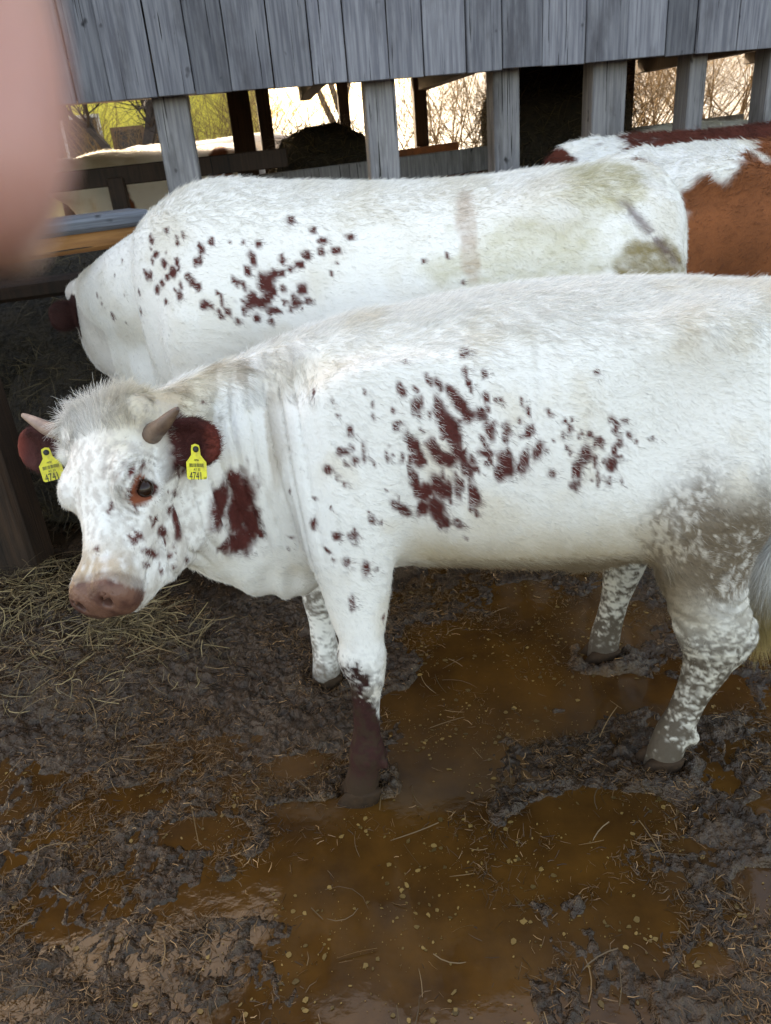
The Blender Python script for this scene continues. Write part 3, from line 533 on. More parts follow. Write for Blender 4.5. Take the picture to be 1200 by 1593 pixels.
# pigment spots on the hides: position, long direction, half width, half length (metres)
SP1 = np.array([(0.1947,1.6105,1.1238,-0.123,-0.795,-0.594,0.0076,0.0134),
 (0.194,1.5819,1.0912,-0.092,-0.478,-0.873,0.0057,0.0119),
 (0.232,1.5809,1.0863,-0.094,-0.488,-0.868,0.0051,0.006),
 (0.0672,1.5986,1.1202,-0.087,-0.841,-0.534,0.0044,0.0063),
 (-0.2495,1.6273,1.0239,-0.088,-0.429,-0.899,0.0039,0.0122),
 (-0.1317,1.6104,1.0662,-0.039,-0.78,-0.625,0.0045,0.0086),
 (-0.0843,1.5682,1.0225,-0.098,-0.251,-0.963,0.005,0.0047),
 (-0.0607,1.556,0.9901,-0.096,-0.201,-0.975,0.0057,0.0108),
 (-0.0841,1.5479,0.9474,-0.098,-0.219,-0.971,0.0082,0.0085),
 (-0.0561,1.5401,0.9266,-0.094,-0.232,-0.968,0.0063,0.0085),
 (-0.1169,1.5431,0.9115,-0.099,-0.269,-0.958,0.0089,0.0097),
 (-0.007,1.5636,1.043,-0.089,-0.228,-0.97,0.0037,0.0059),
 (-0.0351,1.5435,0.9446,-0.091,-0.238,-0.967,0.0044,0.0211),
 (-0.1736,1.5634,0.913,-0.114,-0.163,-0.98,0.0032,0.0031),
 (0.0348,1.5584,1.0273,-0.082,-0.199,-0.977,0.005,0.0071),
 (0.039,1.5516,0.9919,-0.08,-0.171,-0.982,0.0063,0.0096),
 (0.0459,1.5435,0.9175,-0.074,-0.101,-0.992,0.0038,0.0088),
 (-0.1623,1.5311,0.7903,-0.114,-0.1,-0.989,0.0072,0.0113),
 (-0.1125,1.51,0.7643,-0.103,-0.117,-0.988,0.0078,0.0092),
 (-0.0755,1.5076,0.764,-0.096,-0.12,-0.988,0.0097,0.0086),
 (-0.074,1.5052,0.7405,-0.096,-0.009,-0.995,0.0059,0.0042),
 (-0.2235,1.6115,0.7128,0.819,-0.369,-0.441,0.0056,0.0134),
 (-0.1364,1.5123,0.7287,0.706,-0.294,-0.644,0.0046,0.01),
 (-0.1263,1.5079,0.7051,-0.108,0.02,-0.994,0.0053,0.0036),
 (-0.0971,1.503,0.7028,-0.1,-0.032,-0.994,0.0066,0.0113),
 (-0.0567,1.5045,0.6783,-0.089,0.029,-0.996,0.0066,0.0207),
 (-0.032,1.5132,0.6693,-0.086,-0.111,-0.99,0.004,0.0055),
 (-0.0306,1.5173,0.7948,0.635,0.096,-0.766,0.0064,0.0095),
 (-0.0947,1.4989,0.5928,-0.097,-0.049,-0.994,0.0054,0.0191),
 (0.0378,1.5406,0.8022,0.573,0.401,-0.715,0.0091,0.0308),
 (0.162,1.5448,0.7495,0.391,0.161,-0.906,0.008,0.0157),
 (-0.0268,1.5195,0.5336,-0.085,-0.171,-0.982,0.0056,0.0071),
 (0.0557,1.5674,1.0655,0.267,-0.266,-0.926,0.0075,0.0163),
 (0.0794,1.5585,1.0294,-0.075,-0.197,-0.977,0.005,0.0165),
 (0.0929,1.5602,1.0369,-0.074,-0.217,-0.973,0.0044,0.0164),
 (0.1159,1.5735,1.0795,0.432,-0.304,-0.849,0.0056,0.0146),
 (0.1357,1.5703,1.0696,0.435,-0.288,-0.853,0.0056,0.0146),
 (0.161,1.5651,1.0537,0.585,-0.246,-0.772,0.0075,0.02),
 (0.1742,1.5586,1.033,0.514,-0.245,-0.822,0.0113,0.0283),
 (0.1928,1.55,1.0033,-0.063,-0.238,-0.969,0.0101,0.0147),
 (0.1368,1.5526,1.0044,0.107,-0.202,-0.974,0.01,0.031),
 (0.1266,1.5582,1.0283,-0.07,-0.222,-0.973,0.0063,0.0235),
 (0.1555,1.5456,0.9738,0.279,-0.18,-0.943,0.0164,0.0351),
 (0.115,1.5467,0.9389,0.272,-0.123,-0.954,0.0101,0.0224),
 (0.1373,1.5401,0.9136,0.906,-0.183,-0.381,0.014,0.0253),
 (0.1676,1.5374,0.9248,0.51,-0.134,-0.85,0.0114,0.0297),
 (0.1839,1.5328,0.8893,0.204,-0.067,-0.977,0.0096,0.0232),
 (0.2194,1.5491,1.0043,-0.062,-0.259,-0.964,0.0107,0.0129),
 (0.235,1.5396,0.9687,0.286,-0.218,-0.933,0.0082,0.0192),
 (0.2324,1.5595,1.0379,0.275,-0.321,-0.906,0.0063,0.0106),
 (0.2595,1.5561,1.0292,0.967,-0.096,-0.238,0.0057,0.0089),
 (0.2732,1.5369,0.9661,-0.049,-0.219,-0.974,0.0057,0.0179),
 (0.0672,1.5493,0.9424,0.18,-0.017,-0.984,0.0063,0.0334),
 (0.0845,1.5501,0.9275,0.263,-0.013,-0.965,0.007,0.0291),
 (0.071,1.5505,0.8558,0.171,0.12,-0.978,0.0103,0.0361),
 (0.0916,1.5542,0.8318,-0.045,0.119,-0.992,0.0156,0.0218),
 (0.1224,1.544,0.8471,0.346,-0.07,-0.936,0.0129,0.0263),
 (0.1429,1.5381,0.8376,-0.036,0.057,-0.998,0.0078,0.0243),
 (0.1142,1.5526,0.789,0.258,0.036,-0.965,0.0184,0.0321),
 (0.1344,1.5506,0.7528,-0.019,0.22,-0.975,0.0093,0.0115),
 (0.1613,1.5346,0.8475,0.121,0.011,-0.993,0.0052,0.0306),
 (0.197,1.531,0.8255,0.131,0.034,-0.991,0.0104,0.025),
 (0.0834,1.5603,0.7882,-0.043,0.167,-0.985,0.0132,0.0186),
 (0.3007,1.5404,0.9842,-0.055,-0.27,-0.961,0.0057,0.0071),
 (0.3201,1.5338,0.9629,-0.386,-0.203,-0.9,0.0083,0.0129),
 (0.302,1.5323,0.9525,-0.043,-0.211,-0.977,0.0051,0.006),
 (0.2674,1.5256,0.8942,0.219,-0.091,-0.971,0.0141,0.0281),
 (0.2521,1.5255,0.8761,-0.021,-0.04,-0.999,0.0096,0.0181),
 (0.3061,1.5231,0.8981,-0.183,-0.076,-0.98,0.0096,0.0261),
 (0.3362,1.5243,0.9205,-0.359,-0.117,-0.926,0.0083,0.0204),
 (0.3655,1.5176,0.8654,0.007,-0.04,-0.999,0.0065,0.0104),
 (0.3079,1.553,1.0227,-0.069,-0.347,-0.935,0.0044,0.0082),
 (0.4064,1.5339,0.9612,-0.035,-0.242,-0.97,0.0058,0.0095),
 (0.2268,1.5318,0.9214,-0.04,-0.122,-0.992,0.014,0.0086),
 (0.4071,1.5338,0.9605,-0.035,-0.24,-0.97,0.0047,0.0096),
 (0.4331,1.5344,0.9477,-0.026,-0.22,-0.975,0.0037,0.0048),
 (0.4508,1.5366,0.9427,-0.022,-0.212,-0.977,0.0053,0.0078),
 (0.4686,1.5366,0.923,0.612,-0.013,-0.791,0.0053,0.0172),
 (0.4399,1.5265,0.901,-0.189,-0.184,-0.965,0.0137,0.0195),
 (0.4221,1.5202,0.8737,-0.257,-0.118,-0.959,0.0095,0.0223),
 (0.4151,1.5169,0.8331,0.023,-0.026,-0.999,0.0111,0.0118),
 (0.4682,1.5231,0.8415,0.013,-0.102,-0.995,0.0048,0.0182),
 (0.4629,1.5278,0.8826,-0.004,-0.159,-0.987,0.0043,0.0125),
 (0.4979,1.5523,0.9659,-0.011,-0.2,-0.98,0.0064,0.0068),
 (0.5317,1.558,0.9583,0.948,0.121,-0.295,0.0043,0.0075),
 (0.5184,1.5468,0.9144,-0.01,-0.203,-0.979,0.007,0.0109),
 (0.5077,1.5412,0.8993,-0.293,-0.258,-0.921,0.0064,0.0169),
 (0.4995,1.5337,0.8714,-0.007,-0.186,-0.983,0.0118,0.0166),
 (0.5207,1.5406,0.8825,-0.011,-0.21,-0.978,0.0043,0.006),
 (0.4943,1.5262,0.8322,0.01,-0.129,-0.992,0.0043,0.0103),
 (0.523,1.5303,0.8277,0.005,-0.161,-0.987,0.0038,0.0051),
 (0.5421,1.5537,0.9253,0.49,-0.086,-0.868,0.0049,0.0095),
 (0.5576,1.5528,0.9085,-0.004,-0.203,-0.979,0.0043,0.004),
 (0.5922,1.5568,0.9117,0.003,-0.197,-0.98,0.0055,0.005),
 (0.4073,1.5236,0.9104,-0.013,-0.156,-0.988,0.0031,0.0074),
 (0.4717,1.5768,1.0654,-0.08,-0.414,-0.907,0.0047,0.0057),
 (-0.3699,1.5718,0.84,-0.203,-0.518,-0.831,0.0255,0.0503),
 (-0.3305,1.6037,0.815,-0.312,0.056,-0.948,0.0277,0.0849),
 (-0.3191,1.6164,0.7588,-0.275,0.008,-0.962,0.0223,0.0629),
 (-0.351,1.6053,0.724,-0.163,0.019,-0.986,0.0355,0.0267),
 (-0.3786,1.5794,0.7344,-0.453,-0.088,-0.887,0.0117,0.0209),
 (-0.335,1.5827,0.884,-0.189,0.21,-0.959,0.0158,0.0295),
 (-0.4327,1.4881,0.9051,0.422,0.663,-0.619,0.0065,0.0152),
 (-0.4393,1.4712,0.8668,-0.129,-0.288,-0.949,0.0103,0.0252),
 (-0.4398,1.4676,0.8351,-0.143,-0.228,-0.963,0.0109,0.0207),
 (-0.4645,1.4339,0.8494,0.193,0.436,-0.879,0.0091,0.0148),
 (-0.4965,1.3842,0.8704,0.618,0.252,-0.745,0.0057,0.0088),
 (-0.4838,1.3902,0.8252,0.295,0.689,-0.662,0.0069,0.0228),
 (-0.4481,1.4593,0.8846,-0.144,-0.232,-0.962,0.007,0.0091),
 (-0.4739,1.4147,0.8766,-0.147,-0.24,-0.96,0.0042,0.0059),
 (-0.4266,1.4931,0.8773,-0.103,-0.379,-0.92,0.0044,0.005),
 (-0.4609,1.433,0.7934,-0.058,-0.529,-0.847,0.0054,0.006),
 (-0.4649,1.4362,0.8259,-0.149,-0.22,-0.964,0.0054,0.0072),
 (-0.4244,1.4839,0.773,0.296,0.77,-0.565,0.005,0.0186),
 (-0.5045,1.3727,0.8639,-0.033,-0.578,-0.816,0.0068,0.0076),
 (-0.4906,1.3664,0.8118,-0.035,0.811,-0.584,0.0042,0.022),
 (-0.4762,1.3966,0.776,-0.078,-0.464,-0.882,0.0054,0.0059),
 (-0.4565,1.4322,0.7647,-0.186,-0.048,-0.981,0.0044,0.0056),
 (-0.4361,1.474,0.7562,-0.064,0.807,-0.587,0.005,0.0308),
 (-0.5025,1.399,0.9555,-0.505,0.208,-0.838,0.0041,0.0184),
 (-0.4897,1.4139,0.9986,-0.26,-0.751,-0.607,0.0051,0.0125),
 (-0.4769,1.4438,0.995,-0.157,-0.883,-0.443,0.0042,0.0105),
 (-0.5408,1.3941,0.9357,-0.401,-0.46,-0.792,0.0031,0.0139),
 (-0.5698,1.344,0.87,0.035,-0.698,-0.715,0.0041,0.0043),
 (-0.2488,1.6274,1.0238,-0.088,-0.431,-0.898,0.0033,0.0104),
 (-0.37,1.6043,1.0677,-0.015,-0.678,-0.735,0.005,0.005),
 (-0.2965,1.6216,0.7288,-0.157,0.097,-0.983,0.0083,0.0093),
 (0.0961,1.5483,0.9732,0.16,-0.145,-0.976,0.003,0.0064),
 (0.1473,1.5383,0.9129,0.05,-0.083,-0.995,0.0024,0.0039),
 (0.0142,1.5408,0.929,0.112,-0.162,-0.981,0.0052,0.0102),
 (0.131,1.5404,0.8756,-0.015,0.011,-1,0.0042,0.0106),
 (0.2957,1.5225,0.8824,0.25,-0.08,-0.965,0.0044,0.0096),
 (0.1984,1.571,1.0684,0.317,-0.355,-0.879,0.0048,0.0118),
 (0.2446,1.5418,0.9804,-0.421,-0.194,-0.886,0.0044,0.0103),
 (0.2343,1.5293,0.9049,0.347,-0.12,-0.93,0.0049,0.0079),
 (0.0611,1.5465,0.9047,-0.063,-0.042,-0.997,0.0052,0.0092),
 (0.1728,1.5601,1.0378,0.033,-0.284,-0.958,0.0033,0.0082),
 (0.3191,1.5461,1.0043,0.162,-0.317,-0.934,0.0043,0.0112),
 (0.1192,1.5582,0.745,0.101,0.185,-0.978,0.0051,0.0134),
 (0.2032,1.5345,0.7763,0.229,0.117,-0.967,0.0046,0.0114),
 (0.1978,1.5328,0.9081,0.245,-0.109,-0.963,0.0049,0.012),
 (0.208,1.5302,0.8858,0.314,-0.082,-0.946,0.0036,0.0088),
 (0.1469,1.5388,0.8087,0.358,-0.002,-0.934,0.0043,0.008),
 (0.2673,1.5341,0.952,0.215,-0.204,-0.955,0.0049,0.0131),
 (0.1986,1.5313,0.8887,0.29,-0.082,-0.953,0.0041,0.0079),
 (0.1829,1.536,0.9248,-0.043,-0.109,-0.993,0.0041,0.0105),
 (0.3633,1.5427,0.997,0.472,-0.292,-0.832,0.005,0.0097),
 (0.0881,1.555,1.0116,0.551,-0.157,-0.82,0.0042,0.0089),
 (0.1358,1.545,0.9595,0.025,-0.137,-0.99,0.0036,0.0061),
 (0.069,1.5514,0.9661,-0.111,-0.099,-0.989,0.0052,0.0066),
 (0.2303,1.5557,1.0268,-0.05,-0.31,-0.949,0.0024,0.0031),
 (0.0473,1.5447,0.9276,0.096,-0.068,-0.993,0.0042,0.0076),
 (0.0315,1.5358,0.834,0.343,0.137,-0.929,0.0024,0.0075),
 (0.0624,1.5474,0.9209,0.061,-0.029,-0.998,0.0031,0.0056),
 (0.2271,1.5475,0.9991,0.102,-0.263,-0.959,0.0034,0.0059),
 (0.2744,1.5283,0.9216,0.188,-0.151,-0.971,0.0046,0.0108),
 (0.2243,1.5346,0.9392,0.437,-0.171,-0.883,0.0047,0.0089),
 (0.2266,1.5293,0.8981,0.408,-0.109,-0.906,0.0044,0.0079),
 (0.0922,1.5497,0.9103,0.453,-0.044,-0.89,0.0049,0.0111),
 (0.1139,1.5463,0.9298,0.051,-0.064,-0.997,0.0049,0.0073),
 (0.1592,1.5374,0.9183,0.088,-0.101,-0.991,0.0047,0.008),
 (0.0856,1.5679,1.066,0.406,-0.261,-0.876,0.0046,0.0079),
 (0.2205,1.5373,0.9533,0.509,-0.186,-0.84,0.0047,0.0086),
 (0.0058,1.5303,0.856,0.789,0.067,-0.611,0.0036,0.0055),
 (0.1723,1.5333,0.8524,0.223,-0.013,-0.975,0.005,0.0142),
 (0.1892,1.5337,0.7975,0.082,0.093,-0.992,0.0052,0.0148),
 (0.0879,1.5501,0.9842,0.412,-0.146,-0.899,0.0032,0.0043),
 (0.1291,1.5473,0.7829,0.576,-0.101,-0.811,0.0042,0.0058),
 (0.0908,1.5601,0.7868,-0.116,0.173,-0.978,0.0053,0.0133),
 (0.1721,1.5492,0.9963,0.051,-0.222,-0.974,0.0024,0.0039),
 (0.0785,1.5541,0.8321,0.08,0.129,-0.988,0.0036,0.0074),
 (0.2346,1.5509,1.012,0.125,-0.288,-0.949,0.0031,0.0071),
 (0.2131,1.5331,0.9227,0.09,-0.13,-0.988,0.0039,0.0095),
 (0.2325,1.5767,1.0786,-0.206,-0.447,-0.87,0.005,0.0062),
 (0.0528,1.5491,0.963,0.448,-0.042,-0.893,0.0025,0.0051),
 (0.0282,1.5423,0.9325,0.365,-0.091,-0.927,0.0036,0.0046),
 (0.1794,1.5554,0.7056,0.47,0.255,-0.845,0.0029,0.0095),
 (0.0994,1.5501,0.95,-0.018,-0.061,-0.998,0.0026,0.0045),
 (0.267,1.5392,0.9741,0.399,-0.238,-0.886,0.0041,0.0069),
 (0.0513,1.5529,1,0.393,-0.161,-0.905,0.0027,0.0048),
 (0.2024,1.5654,1.0541,-0.096,-0.344,-0.934,0.0034,0.0059),
 (0.1122,1.5547,1.011,-0.243,-0.185,-0.952,0.0046,0.0081),
 (0.4695,1.5363,0.9207,-0.273,-0.249,-0.929,0.0036,0.0054),
 (0.462,1.5347,0.9212,-0.526,-0.278,-0.804,0.0039,0.0068),
 (0.5097,1.5532,0.957,0.523,-0.049,-0.851,0.005,0.0123),
 (0.4454,1.5282,0.9054,-0.28,-0.213,-0.936,0.0031,0.0072),
 (0.3914,1.5295,0.948,-0.39,-0.224,-0.893,0.0045,0.0088),
 (0.4639,1.5327,0.9089,0.093,-0.165,-0.982,0.0027,0.0039),
 (0.4543,1.521,0.8417,0.431,-0.021,-0.902,0.0027,0.0044),
 (0.4802,1.5388,0.9206,-0.218,-0.242,-0.946,0.0025,0.0058),
 (0.3964,1.5369,0.976,-0.229,-0.278,-0.933,0.0049,0.0061),
 (0.3991,1.5246,0.9206,0.064,-0.164,-0.984,0.0044,0.0061),
 (0.3681,1.5273,0.9417,0.394,-0.185,-0.9,0.0025,0.0061),
 (0.4818,1.5308,0.877,0.091,-0.155,-0.984,0.0031,0.0066),
 (0.4243,1.5316,0.9414,0.239,-0.167,-0.957,0.0034,0.0062),
 (0.353,1.5236,0.9209,0.059,-0.158,-0.986,0.0026,0.0047),
 (0.4414,1.528,0.9083,-0.409,-0.225,-0.884,0.0043,0.0081),
 (0.4115,1.5388,0.9778,0.458,-0.192,-0.868,0.0037,0.0053),
 (0.5103,1.5501,0.9404,0.046,-0.182,-0.982,0.005,0.0109),
 (0.4641,1.5278,0.8809,-0.008,-0.161,-0.987,0.0029,0.006),
 (0.4973,1.5329,0.8697,0.006,-0.181,-0.983,0.0044,0.0096),
 (0.5042,1.5488,0.9406,0.097,-0.171,-0.981,0.0036,0.0057),
 (0.4773,1.5385,0.9222,0.209,-0.144,-0.967,0.0037,0.0065),
 (0.4717,1.5381,0.9268,-0.372,-0.268,-0.889,0.0033,0.0083),
 (-0.0737,1.5089,0.7747,-0.317,-0.123,-0.94,0.0033,0.0071),
 (-0.0907,1.5791,1.0517,0.089,-0.372,-0.924,0.0032,0.0057),
 (-0.3033,1.5984,0.8487,0.222,0.23,-0.948,0.0034,0.0091),
 (0.0839,1.5501,0.8981,0.261,0.026,-0.965,0.0037,0.0064),
 (-0.0142,1.5378,0.918,-0.403,-0.141,-0.904,0.0026,0.0067),
 (-0.0254,1.5396,0.9283,0.152,-0.224,-0.963,0.0027,0.0051),
 (-0.1185,1.5222,0.8305,-0.066,-0.215,-0.974,0.0024,0.0043),
 (-0.0824,1.5295,0.8803,-0.166,-0.233,-0.958,0.0035,0.0061),
 (-0.0225,1.572,1.0684,-0.228,-0.262,-0.938,0.0026,0.0046),
 (-0.035,1.5178,0.8105,0.578,0.001,-0.816,0.0034,0.008),
 (-0.0679,1.5464,0.949,-0.155,-0.24,-0.958,0.0039,0.0085),
 (-0.2104,1.5766,0.8527,-0.493,0.375,-0.785,0.0029,0.009),
 (-0.012,1.5219,0.782,0.069,-0.003,-0.998,0.0034,0.0067),
 (-0.2187,1.5896,0.7873,0.559,-0.514,-0.651,0.0037,0.008),
 (0.0225,1.5447,0.951,0.323,-0.135,-0.937,0.0026,0.0037),
 (-0.0958,1.5346,0.8947,-0.248,-0.203,-0.947,0.0029,0.0061),
 (-0.1523,1.5371,0.8476,0.589,-0.409,-0.697,0.0037,0.0055),
 (-0.01,1.5576,1.0157,0.035,-0.2,-0.979,0.0038,0.0066),
 (-0.2384,1.6237,0.6808,-0.13,0.26,-0.957,0.0031,0.0055),
 (-0.0757,1.5404,0.922,0.383,-0.275,-0.882,0.0039,0.007),
 (-0.0598,1.548,0.9568,0.352,-0.269,-0.896,0.0034,0.0082),
 (-0.4517,1.445,0.7907,0.371,0.159,-0.915,0.002,0.0048),
 (-0.4547,1.4478,0.8089,0.276,0.085,-0.957,0.0022,0.0052),
 (-0.5119,1.3732,0.8731,0.451,-0.262,-0.853,0.0029,0.0041),
 (-0.4756,1.4121,0.8949,0.08,0.11,-0.991,0.0028,0.0048),
 (-0.4779,1.3987,0.7885,-0.11,-0.722,-0.683,0.0034,0.006),
 (-0.4964,1.4063,0.9214,0.103,-0.276,-0.956,0.0028,0.007),
 (-0.4757,1.4242,0.9431,0.268,-0.319,-0.909,0.0034,0.0074),
 (-0.4441,1.4654,0.9269,-0.102,-0.374,-0.922,0.0017,0.0033),
 (-0.4624,1.433,0.8828,0.006,0.246,-0.969,0.0021,0.005),
 (-0.5002,1.3834,0.8751,0.326,-0.241,-0.914,0.003,0.0074),
 (-0.4676,1.4233,0.886,-0.016,0.172,-0.985,0.0033,0.0067),
 (-0.4272,1.4809,0.8091,-0.074,-0.236,-0.969,0.0023,0.0059),
 (-0.4159,1.5385,0.7355,0.049,0.696,-0.717,0.0034,0.017),
 (-0.4601,1.4433,0.9457,0.474,-0.307,-0.825,0.0036,0.0058)])
